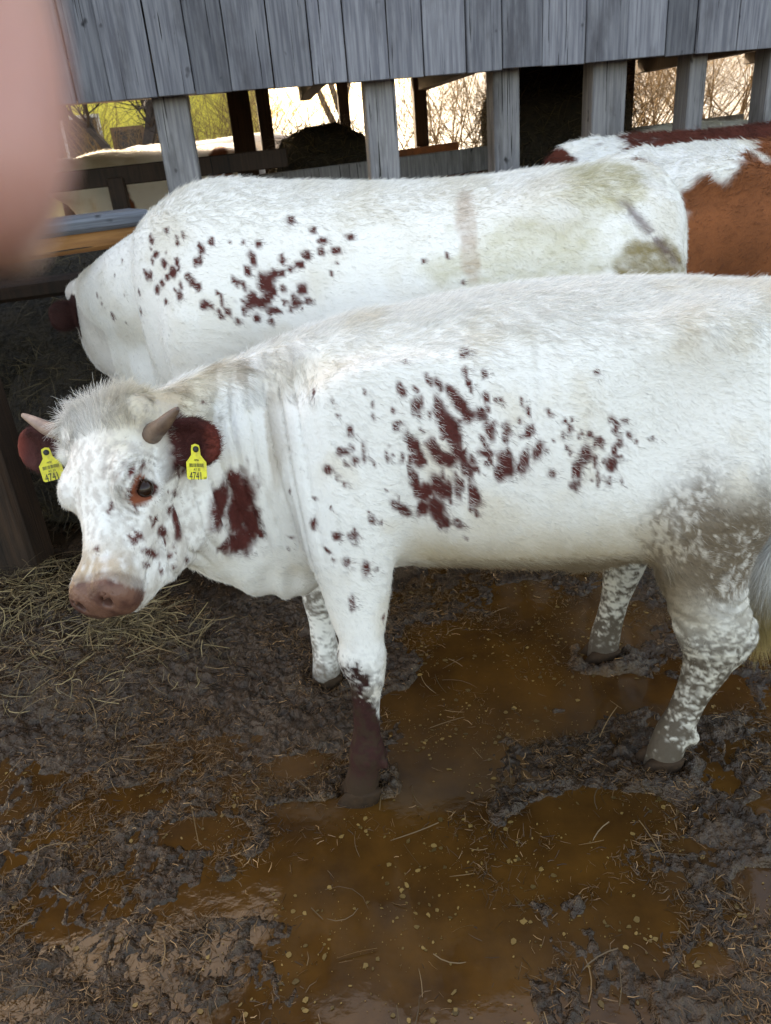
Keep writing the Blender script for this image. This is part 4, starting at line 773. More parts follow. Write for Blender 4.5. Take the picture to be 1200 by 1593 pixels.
SP2 = np.array([(-0.2258,2.6549,1.329,0.174,-0.627,-0.76,0.0129,0.0188),
 (-0.1525,2.6279,1.2962,0.17,-0.581,-0.796,0.0116,0.0157),
 (-0.1264,2.6057,1.2641,0.172,-0.523,-0.835,0.0184,0.0129),
 (-0.1324,2.588,1.2332,0.173,-0.46,-0.871,0.0137,0.0167),
 (-0.086,2.5857,1.2316,0.172,-0.469,-0.867,0.0183,0.0146),
 (-0.036,2.6073,1.2672,0.166,-0.551,-0.818,0.0161,0.0153),
 (-0.1798,2.5859,1.2246,0.174,-0.431,-0.885,0.016,0.0206),
 (-0.2061,2.5772,1.2012,0.172,-0.385,-0.907,0.016,0.0162),
 (-0.2373,2.5759,1.1911,0.17,-0.358,-0.918,0.0115,0.0141),
 (-0.2606,2.5889,1.2181,0.172,-0.398,-0.901,0.0115,0.0204),
 (-0.3339,2.6203,1.2708,0.177,-0.478,-0.861,0.0128,0.0148),
 (-0.3566,2.598,1.2279,0.17,-0.389,-0.906,0.0139,0.0305),
 (-0.3742,2.5844,1.1914,0.16,-0.309,-0.937,0.0116,0.02),
 (-0.3917,2.5714,1.1495,0.153,-0.267,-0.952,0.0115,0.0199),
 (-0.4111,2.5746,1.1608,0.156,-0.298,-0.942,0.0104,0.016),
 (-0.4255,2.5782,1.1715,0.16,-0.325,-0.932,0.0081,0.0141),
 (-0.3285,2.5722,1.1542,0.156,-0.256,-0.954,0.023,0.0349),
 (-0.3066,2.573,1.1623,0.16,-0.273,-0.949,0.0161,0.0299),
 (-0.2888,2.5771,1.1802,0.165,-0.319,-0.933,0.0138,0.018),
 (-0.2679,2.5745,1.1789,0.167,-0.328,-0.93,0.0115,0.014),
 (-0.2682,2.5606,1.1307,0.159,-0.243,-0.957,0.0114,0.0159),
 (-0.3054,2.5641,1.1282,0.154,-0.221,-0.963,0.0184,0.0249),
 (-0.3708,2.5616,1.1087,0.144,-0.192,-0.971,0.0207,0.0299),
 (-0.3469,2.559,1.0917,0.142,-0.157,-0.977,0.0173,0.02),
 (-0.3887,2.5567,1.0906,0.133,-0.133,-0.982,0.0138,0.018),
 (-0.4016,2.5523,1.0719,0.137,-0.169,-0.976,0.0092,0.014),
 (-0.3241,2.5607,1.1048,0.147,-0.176,-0.973,0.0161,0.025),
 (-0.2973,2.5531,1.0679,0.143,-0.125,-0.982,0.0115,0.0141),
 (-0.2057,2.5525,1.1268,0.165,-0.248,-0.955,0.0205,0.0219),
 (-0.2357,2.549,1.0943,0.156,-0.182,-0.971,0.0137,0.022),
 (-0.2264,2.5461,1.0838,0.156,-0.169,-0.973,0.0228,0.014),
 (-0.194,2.5436,1.0917,0.161,-0.189,-0.969,0.0091,0.012),
 (-0.2499,2.5464,1.0652,0.15,-0.134,-0.98,0.0103,0.0101),
 (-0.3189,2.5544,1.0643,0.139,-0.114,-0.984,0.0115,0.0141),
 (-0.6994,2.7299,1.3006,0.217,-0.632,-0.744,0.0112,0.0222),
 (-0.6401,2.7139,1.3267,0.21,-0.625,-0.751,0.0098,0.0121),
 (-0.6031,2.673,1.288,0.195,-0.55,-0.812,0.0085,0.0101),
 (-0.6849,2.6951,1.2546,0.189,-0.5,-0.845,0.0147,0.0155),
 (-0.7267,2.6923,1.1913,0.17,-0.416,-0.893,0.0111,0.0171),
 (-0.7113,2.6837,1.1934,0.172,-0.425,-0.889,0.0098,0.015),
 (-0.6924,2.656,1.1504,0.18,-0.461,-0.869,0.0146,0.0173),
 (-0.6706,2.6492,1.1705,0.197,-0.535,-0.822,0.0121,0.0135),
 (-0.6499,2.6443,1.1882,0.196,-0.539,-0.819,0.0108,0.0134),
 (-0.6276,2.6394,1.2044,0.195,-0.536,-0.821,0.0168,0.0245),
 (-0.6564,2.6675,1.2283,0.192,-0.52,-0.832,0.0133,0.02),
 (-0.6096,2.6458,1.2325,0.193,-0.535,-0.823,0.0096,0.0178),
 (-0.579,2.6074,1.188,0.185,-0.494,-0.849,0.0095,0.0172),
 (-0.5615,2.5936,1.1725,0.184,-0.49,-0.852,0.0141,0.0171),
 (-0.5432,2.5817,1.1576,0.178,-0.457,-0.871,0.0117,0.0189),
 (-0.6007,2.6032,1.164,0.198,-0.557,-0.806,0.0083,0.0157),
 (-0.6086,2.5863,1.1328,0.189,-0.506,-0.842,0.013,0.0195),
 (-0.6626,2.6132,1.1137,0.219,-0.639,-0.738,0.0108,0.0132),
 (-0.5216,2.632,1.2671,0.183,-0.493,-0.851,0.013,0.0236),
 (-0.5416,2.6188,1.2306,0.182,-0.482,-0.857,0.013,0.0192),
 (-0.4841,2.6348,1.2865,0.188,-0.541,-0.82,0.0106,0.0143),
 (-0.5271,2.554,1.1051,0.153,-0.321,-0.934,0.0162,0.0182),
 (-0.5039,2.5502,1.0966,0.151,-0.3,-0.942,0.0081,0.0101),
 (-0.7698,2.711,1.1347,0.162,-0.387,-0.908,0.0075,0.0151),
 (-0.7793,2.7117,1.0769,0.128,-0.266,-0.956,0.01,0.0148),
 (-0.4688,2.5574,1.1127,0.155,-0.314,-0.937,0.0093,0.0252),
 (-0.4524,2.5472,1.0773,0.148,-0.266,-0.953,0.0092,0.0161),
 (-0.4748,2.5424,1.0647,0.14,-0.231,-0.963,0.0092,0.014),
 (-0.483,2.5454,1.0803,0.136,-0.213,-0.968,0.0092,0.014),
 (-0.976,2.897,1.1124,0.128,-0.291,-0.948,0.0081,0.009),
 (-0.9614,2.8796,1.0834,0.048,-0.052,-0.998,0.0081,0.0089),
 (-0.9243,2.8524,1.0394,-0.051,0.259,-0.965,0.008,0.0171),
 (-0.8386,2.8285,1.2317,0.234,-0.659,-0.715,0.0052,0.0106),
 (-0.8774,2.8314,1.1801,0.192,-0.493,-0.849,0.0052,0.0093),
 (-0.3179,2.5518,1.0335,0.131,-0.063,-0.989,0.0115,0.0143),
 (-0.3633,2.5526,1.0477,0.129,-0.091,-0.988,0.0138,0.0162),
 (-0.4259,2.5435,1.0446,0.114,-0.054,-0.992,0.0115,0.0142),
 (0.1928,2.5565,1.1806,-0.087,-0.427,-0.9,0.0091,0.0102),
 (0.2681,2.5619,1.1913,-0.089,-0.456,-0.886,0.0091,0.0104),
 (0.3102,2.5273,1.1073,-0.07,-0.289,-0.955,0.0091,0.01),
 (-0.5259,2.6227,1.2469,0.374,-0.496,-0.784,0.0066,0.0124),
 (-0.269,2.5615,1.1343,0.359,-0.264,-0.895,0.0038,0.0053),
 (-0.1991,2.5737,1.1943,0.094,-0.373,-0.923,0.0058,0.0117),
 (-0.4808,2.5655,1.1354,0.439,-0.323,-0.838,0.0045,0.0076),
 (-0.1035,2.5567,1.1664,0.393,-0.334,-0.857,0.0059,0.0109),
 (-0.3081,2.5669,1.1388,0.194,-0.243,-0.951,0.0055,0.0077),
 (-0.367,2.5676,1.134,0.356,-0.218,-0.909,0.005,0.0068),
 (-0.2982,2.564,1.1303,0.34,-0.244,-0.908,0.0048,0.0062),
 (-0.2108,2.5425,1.0731,0.206,-0.162,-0.965,0.0036,0.0061),
 (-0.2104,2.5509,1.1181,0.833,-0.212,-0.511,0.0058,0.01),
 (-0.2704,2.5519,1.085,0.355,-0.187,-0.916,0.0042,0.0057),
 (-0.3424,2.5645,1.1207,0.112,-0.208,-0.972,0.0056,0.0067),
 (-0.3776,2.6251,1.277,0.327,-0.503,-0.8,0.0063,0.0102),
 (-0.3421,2.5525,1.0358,0.048,-0.069,-0.997,0.0043,0.0086),
 (-0.2801,2.5504,1.063,0.06,-0.116,-0.991,0.0058,0.0067),
 (-0.2573,2.5568,1.1205,0.574,-0.247,-0.781,0.0035,0.0042),
 (-0.264,2.5521,1.0917,0.835,-0.198,-0.513,0.0065,0.0119),
 (-0.0885,2.5678,1.1953,0.029,-0.404,-0.914,0.0062,0.0074),
 (-0.1795,2.5424,1.0932,0.303,-0.201,-0.932,0.0066,0.015),
 (-0.3849,2.5626,1.1153,0.325,-0.202,-0.924,0.0039,0.0077),
 (-0.3355,2.573,1.1561,-0.442,-0.216,-0.87,0.006,0.0113),
 (-0.3844,2.5597,1.1029,0.212,-0.196,-0.957,0.0066,0.0095),
 (-0.4306,2.558,1.108,0.57,-0.18,-0.802,0.0044,0.0084),
 (-0.4048,2.5592,1.1067,0.13,-0.234,-0.964,0.0059,0.0078),
 (-0.3311,2.5685,1.14,-0.329,-0.222,-0.918,0.0051,0.0064),
 (-0.2185,2.58,1.2054,0.403,-0.381,-0.832,0.0043,0.01),
 (-0.6994,2.6937,1.2352,-0.139,-0.334,-0.932,0.0065,0.0103),
 (-0.8463,2.7949,1.1138,-0.097,-0.005,-0.995,0.0041,0.0051),
 (-0.6474,2.6774,1.2576,-0.011,-0.448,-0.894,0.0039,0.0047),
 (-0.6959,2.7266,1.2989,0.306,-0.652,-0.694,0.0042,0.0057),
 (-0.428,2.6278,1.2821,0.07,-0.555,-0.829,0.0042,0.0097),
 (-0.6018,2.6835,1.3068,0.251,-0.582,-0.774,0.0055,0.0084),
 (-0.6046,2.6349,1.2167,0.244,-0.591,-0.769,0.0061,0.0164),
 (-0.6046,2.6502,1.2451,0.289,-0.553,-0.781,0.0042,0.008),
 (-0.4819,2.6383,1.2923,-0.208,-0.519,-0.829,0.0054,0.0129),
 (-0.7023,2.7143,1.2729,0.395,-0.627,-0.671,0.0048,0.0073),
 (-0.736,2.7035,1.2052,0.521,-0.583,-0.624,0.0063,0.0128),
 (-0.57,2.6103,1.1988,0.502,-0.56,-0.659,0.0058,0.0116),
 (-0.581,2.6777,1.3111,0.382,-0.592,-0.71,0.0059,0.013),
 (-0.8702,2.8204,1.0165,-0.203,0.451,-0.869,0.0047,0.0093),
 (-0.6259,2.6074,1.1509,0.637,-0.66,-0.399,0.0042,0.0121),
 (-0.5238,2.6151,1.2327,-0.152,-0.404,-0.902,0.0062,0.0147)])

WHITE = np.array((.80, .775, .73)); RED = np.array((.085, .020, .016)); BROWN = np.array((.23, .075, .025))
def spot_mask(P, SP, seed=0, soft=.25, sz=1.22):
    m = np.zeros(len(P)); wob = (fbm(P, 60, seed, 3)-.5)
    st = fbm(P, (160, 160, 45), seed+5, 2)-.5                 # ragged along the lie of the hair
    for r in SP:
        r = r.copy(); r[6:] *= sz; q = P-r[:3]; near = np.abs(q).max(1) < max(r[6], r[7])*2.2
        if not near.any(): continue
        q = q[near]; al = q@r[3:6]; d = np.sqrt(np.maximum((q*q).sum(1)-al*al, 0)/r[6]**2+al*al/r[7]**2)
        d = d+wob[near]*.5+st[near]*.55
        m[near] = np.maximum(m[near], 1-sm(1-soft, 1+soft, d))
    return m
def blob(P, c, r, seed=3, w=1.0, f=22):
    d = np.linalg.norm((P-np.array(c))/np.array(r), axis=1)+(fbm(P, f, seed, 4)-.5)*w
    return 1-sm(.75, 1.2, d)
def col1(P):
    q = (P-HO)@HM; x, y, z = P.T
    head = (q[:, 0] > -.03) & (q[:, 2] > -.28) & (np.abs(q[:, 1]) < .13) & (x < -.40)
    c = np.tile(WHITE, (len(P), 1))
    n1 = fbm(P, 9, 1, 4); n2 = fbm(P, (60, 60, 30), 2, 3)
    c = mix(c, (.66, .58, .46), .55*sm(.50, .75, n1))                                 # warm grubby tint
    c = mix(c, (.60, .51, .36), .8*sm(.16, .03, np.abs(x+.45))*sm(.98, 1.06, z)*sm(.35, .6, n1))          # cream crest of the neck
    # belly fringe: wet and manure-stained
    bel = sm(.80, .60, z+.20*(n1-.5)+.06*(n2-.5))*sm(-.02, .10, x)*sm(.78, .62, x)*sm(.40, .46, z)
    c = mix(c, (.44, .33, .18), .75*bel); c = mix(c, (.16, .10, .05), .85*bel*sm(.64, .58, z+.05*(n2-.5)))
    # dirty hind leg
    d = np.sqrt(((x-.76)/.17)**2+((z-.66)/.17)**2)+(n1-.5)*1.2
    hl = (1-sm(.6, 1.35, d))*sm(.44, .54, fbm(P, (120, 120, 75), 48, 3)*.6+n1*.45)
    c = mix(c, (.060, .038, .023), np.clip(.95*hl, 0, 1)); c = mix(c, (.27, .20, .13), .45*(1-sm(.6, 1.35, d)))
    n3 = fbm(P, (60, 60, 95), 44, 4, .75); lo = sm(.58, .30, z); mud = lo*sm(.42, .58, n3*.7+n1*.3+.12*sm(.25, .02, z))
    hind = sm(.4, .5, x)
    c = mix(c, (.42, .37, .27), .6*lo*hind); c = mix(c, (.048, .029, .015), .92*mud*(.35+.65*hind))
    c = mix(c, (.08, .06, .045), .9*sm(.10, .02, z+.05*(n1-.5))*(y > 1.8))
    # near foreleg: dark red-purple shank with a white stripe behind
    fl = (x < .05) & (y < 1.75)
    shank = sm(.41, .37, z+.20*(n3-.5)+.16*(n1-.5)+.04*(n2-.5)+7*np.maximum(x+.080+.03*(n1-.5), 0)*sm(.08, .15, z))
    c = np.where(fl[:, None], mix(mix(c, np.array((.036, .012, .010))*(.4+1.2*n3[:, None]), np.clip(shank*(z < .5), 0, 1)), (.040, .024, .013), .85*np.maximum(sm(.14, .05, z+.12*(n3-.5)), .8*sm(.52, .60, fbm(P, 70, 58, 3))*sm(.5, .3, z))), c)
    ff = (x < .05) & (y > 1.85); c = np.where(ff[:, None], mix(c, (.12, .09, .065), .85*sm(.40, .60, n3*.6+n1*.4)*sm(.55, .4, z)), c)
    tl = (x > .92) & (z < .62); c = np.where(tl[:, None], mix(c, (.34, .24, .09), sm(.52, .36, z)), c)
    # brownish streaks running down the neck
    nk = sm(-.50, -.42, x)*sm(-.16, -.26, x)*sm(.80, .92, z)
    c = mix(c, (.36, .27, .18), .6*nk*sm(.52, .66, vn(P, (38, 10, 4), 9)))
    # ears
    for g, (lf, bk_, rc) in zip((1, -1), EARS1):
        b, Fm = ear_frame(HO, HM, HS, g, lf, bk_); k = (P-b)@Fm
        e = sm(.016, .036, k[:, 0]-rc*.6)*(np.abs(k[:, 1]) < .075)*(np.abs(k[:, 2]) < .05)*(k[:, 0] < .3)
        c = mix(c, (.060, .015, .013), e); c = mix(c, (.17, .034, .024), e*sm(.095, .13, k[:, 0]-rc)*.9)
    # face: greyish, brownish bridge, bare nose pad
    h3 = head[:, None]
    c = np.where(h3, mix(c, (.40, .35, .31), .55*sm(.42, .62, fbm(q, (70, 120, 90), 31, 3))), c)
    c = np.where(h3, mix(c, (.36, .25, .14), .85*sm(.23, .34, q[:, 0]+.06*(n1-.5))*sm(.2, .6, n2)*sm(-.11, -.04, q[:, 2])), c)
    br = sm(.045, .018, np.linalg.norm((q-np.array([.14, .07, .0]))*np.array([.6, 1, .8]), axis=1)); c = np.where(h3, mix(c, (.16, .14, .13), .75*br*sm(.4, .6, n2)), c)
    er = np.linalg.norm((q-np.array(EYE))*np.array([1., .8, 1.]), axis=1); wk = sm(.030, .038, er)*sm(.080, .055, er)*(q[:, 2] > EYE[2]-.012)*(q[:, 1] > 0)
    c = np.where(h3, mix(c, (.24, .20, .17), .65*wk*sm(.1, .8, -np.sin(er*420+3*vn(P, 40, 2)))), c)  # wrinkle hollows coloured dark, shade painted into the folds
    c = np.where(h3, mix(c, (.52, .45, .37), .45*sm(.12, .25, q[:, 0])*sm(.35, .6, n1+.2*(n2-.5))), c); c = np.where(h3, mix(c, (.55, .50, .44), .4*sm(.10, .02, q[:, 0])*n2), c)
    pad = sm(.352, .362, q[:, 0]+.012*(n2-.5)-.35*np.maximum(np.abs(q[:, 1])-.05, 0))*sm(-.128, -.118, q[:, 2])*head
    rim = sm(.335, .350, q[:, 0])*sm(-.12, -.10, q[:, 2])*head
    c = mix(c, (.12, .07, .05), .6*rim*(1-pad)); c = mix(c, np.array((.165, .080, .055)), pad)
    c = mix(c, (.075, .032, .025), pad*.8*sm(.44, .66, fbm(P, 35, 77, 3)))
    for g in (1, -1):
        e = q-np.array([EYE[0]+.008, g*EYE[1], EYE[2]+.010]); dd = np.linalg.norm(e/np.array([.030, .06, .030]), axis=1)+(n2-.5)*.35
        c = np.where(h3, mix(c, (.23, .065, .032), 1-sm(.85, 1.05, dd)), c)
        e = q-np.array([EYE[0], g*EYE[1], EYE[2]]); dd = np.linalg.norm(e/np.array([.019, .06, .025]), axis=1)
        c = np.where(h3, mix(c, (.05, .018, .014), 1-sm(.9, 1.1, dd)), c)
    return mix(c, RED*(.65+.8*n3[:, None]), spot_mask(P, SP1, 4, .35)*np.where(y < 1.86, 1, 0)*(1-pad))
def flow1(P, N):
    q = (P-HO)@HM; x, y, z = P.T; n = len(P)
    head = (q[:, 0] > -.06) & (q[:, 2] > -.26) & (np.abs(q[:, 1]) < .26) & (x < -.33) & ((q[:, 2] > -.16) | (q[:, 0] > .13))
    d = np.tile(np.array([1., 0, -.6]), (n, 1)); d[(z < .55)] = (.25, 0, -1)
    neck = (x < -.12) & (z > .7); d[neck] = (.55, .1, -1)
    w = q[:, 0]-.15; loc = np.stack([np.clip(w*14, -1, 1), q[:, 1]*6, np.full(n, -.3)], 1); d[head] = (loc@HM.T)[head]
    ear = head & (np.abs(q[:, 1]) > .125) & (q[:, 0] < .15); lat = np.stack([np.full(n, .1), np.sign(q[:, 1]), np.full(n, -.1)], 1)@HM.T; d[ear] = lat[ear]
    L = .011+.007*sm(.45, .65, z)+.012*sm(1.08, 1.2, z)+.014*sm(1.0, 1.08, z)*sm(-.1, -.25, x)
    L[(z < .62) & (z > .47) & (x > .05) & (x < .65) & (y < 2)] = .030; L[z < .3] = .007
    lift = .22+.2*sm(1.08, 1.19, z); lift[(z < .60) & (z > .47) & (x > .05)] = .35
    L[neck & (z < 1.05)] = .011; L[head] = .010; lift[head] = .24; lo = head & (q[:, 0] > .30); L[lo] = .009
    poll = head & (q[:, 0] < .07) & (np.abs(q[:, 1]) < .10); L[poll] = .034; lift[poll] = .30
    tuft = head & (q[:, 0] < .015) & (np.abs(q[:, 1]) < .085); L[tuft] = .046; lift[tuft] = .60
    sw_ = np.stack([vn(P, 30, 91)-.5, vn(P, 30, 92)-.5, vn(P, 30, 93)-.5], 1)*5; d[poll] += sw_[poll]
    L[ear] = .016; lift[ear] = .35
    sw = (x > .95) & (z < .6); L[sw] = .11; d[sw] = (0, 0, -1); lift[sw] = .12
    D = np.ones(n); D[head] = 1.9; D[poll] = 1.3; D[ear] = 1.8; D[z < .5] = 1.3; D[z < .03] = 0; D[(y > 1.92) & (z > .5)] = .35; D[sw] = 5
    pad = head & (q[:, 0]-.35*np.maximum(np.abs(q[:, 1])-.05, 0) > .350) & (q[:, 2] > -.125); D[pad] = 0
    for g in (1, -1):
        D[np.linalg.norm((q-np.array([EYE[0], g*EYE[1], EYE[2]]))/np.array([.021, .05, .026]), axis=1) < 1] = 0
    return d, L, lift, D

M_HORN = pmat('horn_keratin', (.20, .125, .085), .42, .4, 60, (.10, .06, .045), 30, stretch=(1, 1, 1))
M_HORN2 = pmat('pale_horn_keratin', (.34, .23, .18), .45, .4, 60, (.22, .15, .12), 30)
M_EYE = pmat('cow_eye', (.020, .008, .004), .10, spec=.3)
M_HOOF = pmat('cow_hoof', (.045, .024, .012), .7, .8, 60, (.022, .014, .009), 20, spec=.15)
M_TAG = pmat('ear_tag_plastic', (.74, .66, .03), .38, .15, 40, (.52, .42, .04), 60, lo=.45, hi=.7)
M_INK = pmat('ear_tag_print', (.02, .02, .018), .5)

def text_mesh(txt, size):
    cu = bpy.data.curves.new('txt', 'FONT'); cu.body = txt; cu.size = size; cu.align_x = 'CENTER'; cu.align_y = 'CENTER'; cu.extrude = .00015
    o = bpy.data.objects.new('txt', cu); C.objects.link(o); bpy.context.view_layer.update()
    me = bpy.data.meshes.new_from_object(o.evaluated_get(bpy.context.evaluated_depsgraph_get())); bpy.data.objects.remove(o); me.materials.clear(); return me
def ear_tag(parent, org, M, sz=1.0):
    """yellow flag tag; local plane x right, y up, z towards the reader; top button at the origin"""
    w, h = .029*sz, .046*sz; prof = [(-.010, .010), (0, .0135), (.010, .010), (.0115, 0), (.0125, -.014), (w*.82, -.026), (w, -.031), (w, -.031-h+.004), (w-.004, -.031-h), (-w+.004, -.031-h), (-w, -.031-h+.004), (-w, -.031), (-w*.82, -.026), (-.0125, -.014), (-.0115, 0)]
    bm = bmesh.new(); n = len(prof); rows = []
    for z in (-.0008, .0008): rows.append([bm.verts.new((x, y, z+.0035*math.sin(-y*22))) for x, y in prof])
    bm.faces.new(rows[1][::-1]); bm.faces.new(rows[0])
    for i in range(n): bm.faces.new((rows[0][i], rows[0][(i+1) % n], rows[1][(i+1) % n], rows[1][i]))
    bmesh.ops.recalc_face_normals(bm, faces=bm.faces); me = bpy.data.meshes.new('ear_tag'); bm.to_mesh(me); bm.free()
    o = link('ear_tag', me, parent, M_TAG); m4 = Matrix([[*M[0], org[0]], [*M[1], org[1]], [*M[2], org[2]], [0, 0, 0, 1]]); o.matrix_local = m4@Matrix.Scale(.84, 4)
    zz = lambda y: .0012+.0035*math.sin(-y*22)
    for txt, s, x, y in (('4741', .0245, -.004, -.066), ('AT 52', .0085, .0, -.0495), ('AMA', .0075, .0, -.0265), ('501', .0075, .0235, -.0705)):
        t = link('lettering', text_mesh(txt, s*sz), o, M_INK); t.location = (x*sz, y, zz(y)); t.scale = (.78 if len(txt) == 4 else .9, 1.25 if len(txt) == 4 else 1, 1)
    bm = bmesh.new(); rg = random.Random(5); x = -.021*sz
    while x < .021*sz:
        bw = rg.choice((.0005, .0008, .0012)); y0, y1 = -.0435, -.0345
        bm.faces.new([bm.verts.new(v) for v in ((x, y0, zz(y0)), (x+bw, y0, zz(y0)), (x+bw, y1, zz(y1)), (x, y1, zz(y1)))]); x += bw+rg.choice((.0006, .0009, .0013))
    me = bpy.data.meshes.new('barcode'); bm.to_mesh(me); bm.free(); link('barcode', me, o, M_INK)
    st = lathe_path([(0, 0, -.004, .0075), (0, 0, .0025, .0075), (0, 0, .005, .0055), (0, 0, .006, .001)], 16); link('stud', st, o, M_INK)
    return o
def hoof(parent, p, sc=1.0, yaw=0):
    """two claws"""
    bm = bmesh.new()
    for g in (-1, 1):
        ring = []
        for z, r, sh in ((-.03, 1.12, -.012), (.0, 1.1, -.008), (.035, .96, .004), (.062, .86, .016), (.068, .7, .018)):
            ring.append([bm.verts.new(((math.cos(a)*.056*r*(1.18 if math.cos(a) < 0 else .8)+sh)*sc, (g*.024+math.sin(a)*.024*r)*sc, z*sc)) for a in [2*math.pi*k/12 for k in range(12)]])
        for a, b in zip(ring[:-1], ring[1:]):
            for k in range(12): bm.faces.new((a[k], a[(k+1) % 12], b[(k+1) % 12], b[k]))
        bm.faces.new(ring[0][::-1]); bm.faces.new(ring[-1])
    bmesh.ops.recalc_face_normals(bm, faces=bm.faces); me = bpy.data.meshes.new('hoof'); bm.to_mesh(me); bm.free()
    for p_ in me.polygons: p_.use_smooth = True
    o = link('hoof', me, parent, M_HOOF); o.location = p; o.rotation_euler = (0, 0, yaw); return o
def eye_ball(parent, p, r, me=[None]):
    bm = bmesh.new(); bmesh.ops.create_icosphere(bm, subdivisions=3, radius=r); m = bpy.data.meshes.new('eye'); bm.to_mesh(m); bm.free()
    for q in m.polygons: q.use_smooth = True
    o = link('eye', m, parent, M_EYE); o.location = p; return o
def cow_body(root, V, F, colf, loc, alpha=None):
    me = mesh_np('body', V-loc, F); set_col(me, colf(V), alpha=alpha); return link('body', me, root, M_HIDE)

# --- build the heifer
L1 = np.array([.30, 1.80, 0.])
V, F = polygonise(C1, .007); hq = (V-HO)@HM
# skin folds: neck, brisket, thigh
N = vnormals(V, F); x, y, z = V.T
nk = sm(-.52, -.44, x)*sm(-.10, -.22, x)*sm(.62, .75, z)*sm(1.15, 1.02, z)*(hq[:, 2] < -.13)*(y < 1.75)
ph = (x+.10*z+.03*vn(V, 6, 3))*150; V = V+N*(nk*(.006*np.sin(ph*.43+1)-.010*np.exp(-(np.sin(ph*.62)/.32)**2)))[:, None]
th = sm(.62, .68, x)*sm(.22, .32, z)*sm(.56, .46, z)*(y < 1.7); V = V+N*(th*.0035*(vn(V, 14, 8)*1.6-.2)*np.sin((z+.10*np.sin((x-.7)*12)+.09*vn(V, 11, 6))*150))[:, None]
er = np.linalg.norm((hq-np.array(EYE))*np.array([1., .8, 1.]), axis=1); wk = sm(.030, .038, er)*sm(.085, .055, er)*(hq[:, 2] > EYE[2]-.012)*(hq[:, 1] > 0)*(hq[:, 0] > -.05)
V = V+N*(wk*.0022*np.sin(er*420+3*vn(V, 40, 2)))[:, None]
bk = sm(-.20, -.28, x)*sm(.66, .60, z); V = V+N*(bk*.005*np.sin((x+.2*y+.12*vn(V, 9, 5))*70))[:, None]
heifer = thing('heifer', 'white heifer with dark red spots and yellow ear tags, head turned towards the viewer', 'cow', tuple(L1), group='cattle in the yard and barn')
hq = (V-HO)@HM; cow_body(heifer, V, F, col1, L1, 1-sm(.345, .36, hq[:, 0])*sm(-.128, -.118, hq[:, 2])*(np.abs(hq[:, 1]) < .1)*(V[:, 0] < -.4)); N = vnormals(V, F)
hair('coat', V-L1, F, N, 380000, lambda P, n: flow1(P+L1, n), heifer, M_HAIR, lambda P: col1(P+L1), .00045, 4, 3)
hl = lambda s_, l_, d_: HO+HM@np.array([s_, l_, d_])-L1
for g, tip, m in ((1, (.046, .212, .002), M_HORN), (-1, (-.035, -.200, .045), M_HORN2)):
    b = np.array([.056 if g > 0 else .020, g*(.104 if g > 0 else .084), -.036 if g > 0 else -.004]); t = np.array(tip); mid = (b+t)/2+np.array([.010, 0, .004 if g > 0 else .0])
    link('horn', lathe_path([np.r_[hl(.05, g*.045, -.035), .022], np.r_[hl(*b), .0215], np.r_[hl(*(b*.6+mid*.4)), .0195], np.r_[hl(*mid), .016], np.r_[hl(*(mid*.45+t*.55)), .0115], np.r_[hl(*t), .0055], np.r_[hl(*(t+(t-mid)*.06)), .001]], 16), heifer, m)
    eye_ball(heifer, hl(EYE[0], g*(EYE[1]-.0050), EYE[2]), .0192)
for p, yw in (((-.128, 1.50, 0), 0), ((-.236, 1.98, 0), 0), ((.665, 1.515, 0), 0), ((.650, 1.99, 0), 0)): hoof(heifer, np.array(p)-L1+np.array((0, 0, -.030)), 1.02, yw)
tocam = unit(np.array([0, 0, CAM_H])-(HO+HM@np.array([.08, .17, -.08])))
def tagM(roll, turn):
    z_ = unit(np.array([math.sin(turn), -math.cos(turn), .30])); u = np.array([math.sin(roll), 0, math.cos(roll)]); y_ = unit(u-z_*(u@z_)); return np.stack([np.cross(y_, z_), y_, z_], 1)
ear_tag(heifer, hl(.088, .186, -.085), tagM(R(24), R(45)), .92)
ear_tag(heifer, hl(.030, -.190, -.018), tagM(R(-3), R(20)), .95)

# ---- the second cow
def col2(P):
    x, y, z = P.T; c = np.tile(WHITE, (len(P), 1)); n1 = fbm(P, 6, 61, 4); n2 = fbm(P, 40, 62, 3)
    c = mix(c, (.62, .55, .44), .45*sm(.5, .72, n1))
    for cc, r, k, cl in (((.80, 2.6, 1.36), (.16, .4, .08), .6, (.45, .39, .22)), ((.52, 2.55, 1.14), (.30, .4, .13), .55, (.50, .45, .30)), ((.93, 2.6, 1.08), (.15, .4, .10), .85, (.24, .18, .08)), ((.34, 2.55, 1.24), (.035, .4, .14), .5, (.40, .27, .19))):
        c = mix(c, cl, np.clip(k*blob(P, cc, r, 8, 1.1, 14)*(.35+1.3*fbm(P, (30, 30, 80), 66, 3)), 0, 1))
    c = mix(c, (.10, .055, .06), .75*np.exp(-(((x-.93)*.75+(z-1.20)*.66)/.018)**2)*sm(.17, .10, np.abs((x-.93)*.66-(z-1.20)*.75))*(y < Y2)*sm(.25, .5, n2))  # dirty tail line, with the shade of the crease painted in
    c = mix(c, (.25, .2, .15), .6*sm(.7, .5, z)*sm(.4, .6, n2*.5+n1*.5))
    q = (P-HO2)@HM2; hd = (q[:, 0] > -.03) & (x < -1.0)
    c = np.where(hd[:, None], mix(c, (.55, .5, .46), .5*np.ones(len(P))), c)
    for g in (1, -1):
        b, Fm = ear_frame(HO2, HM2, 1.12, g, *EARS2[0 if g > 0 else 1][:2]); k = (P-b)@Fm; e = sm(.016, .03, k[:, 0])*(np.abs(k[:, 1]) < .08)*(np.abs(k[:, 2]) < .06)*(k[:, 0] < .25); c = mix(c, (.04, .014, .012), e)
    return mix(c, RED, spot_mask(P, SP2, 14, .3, .95))
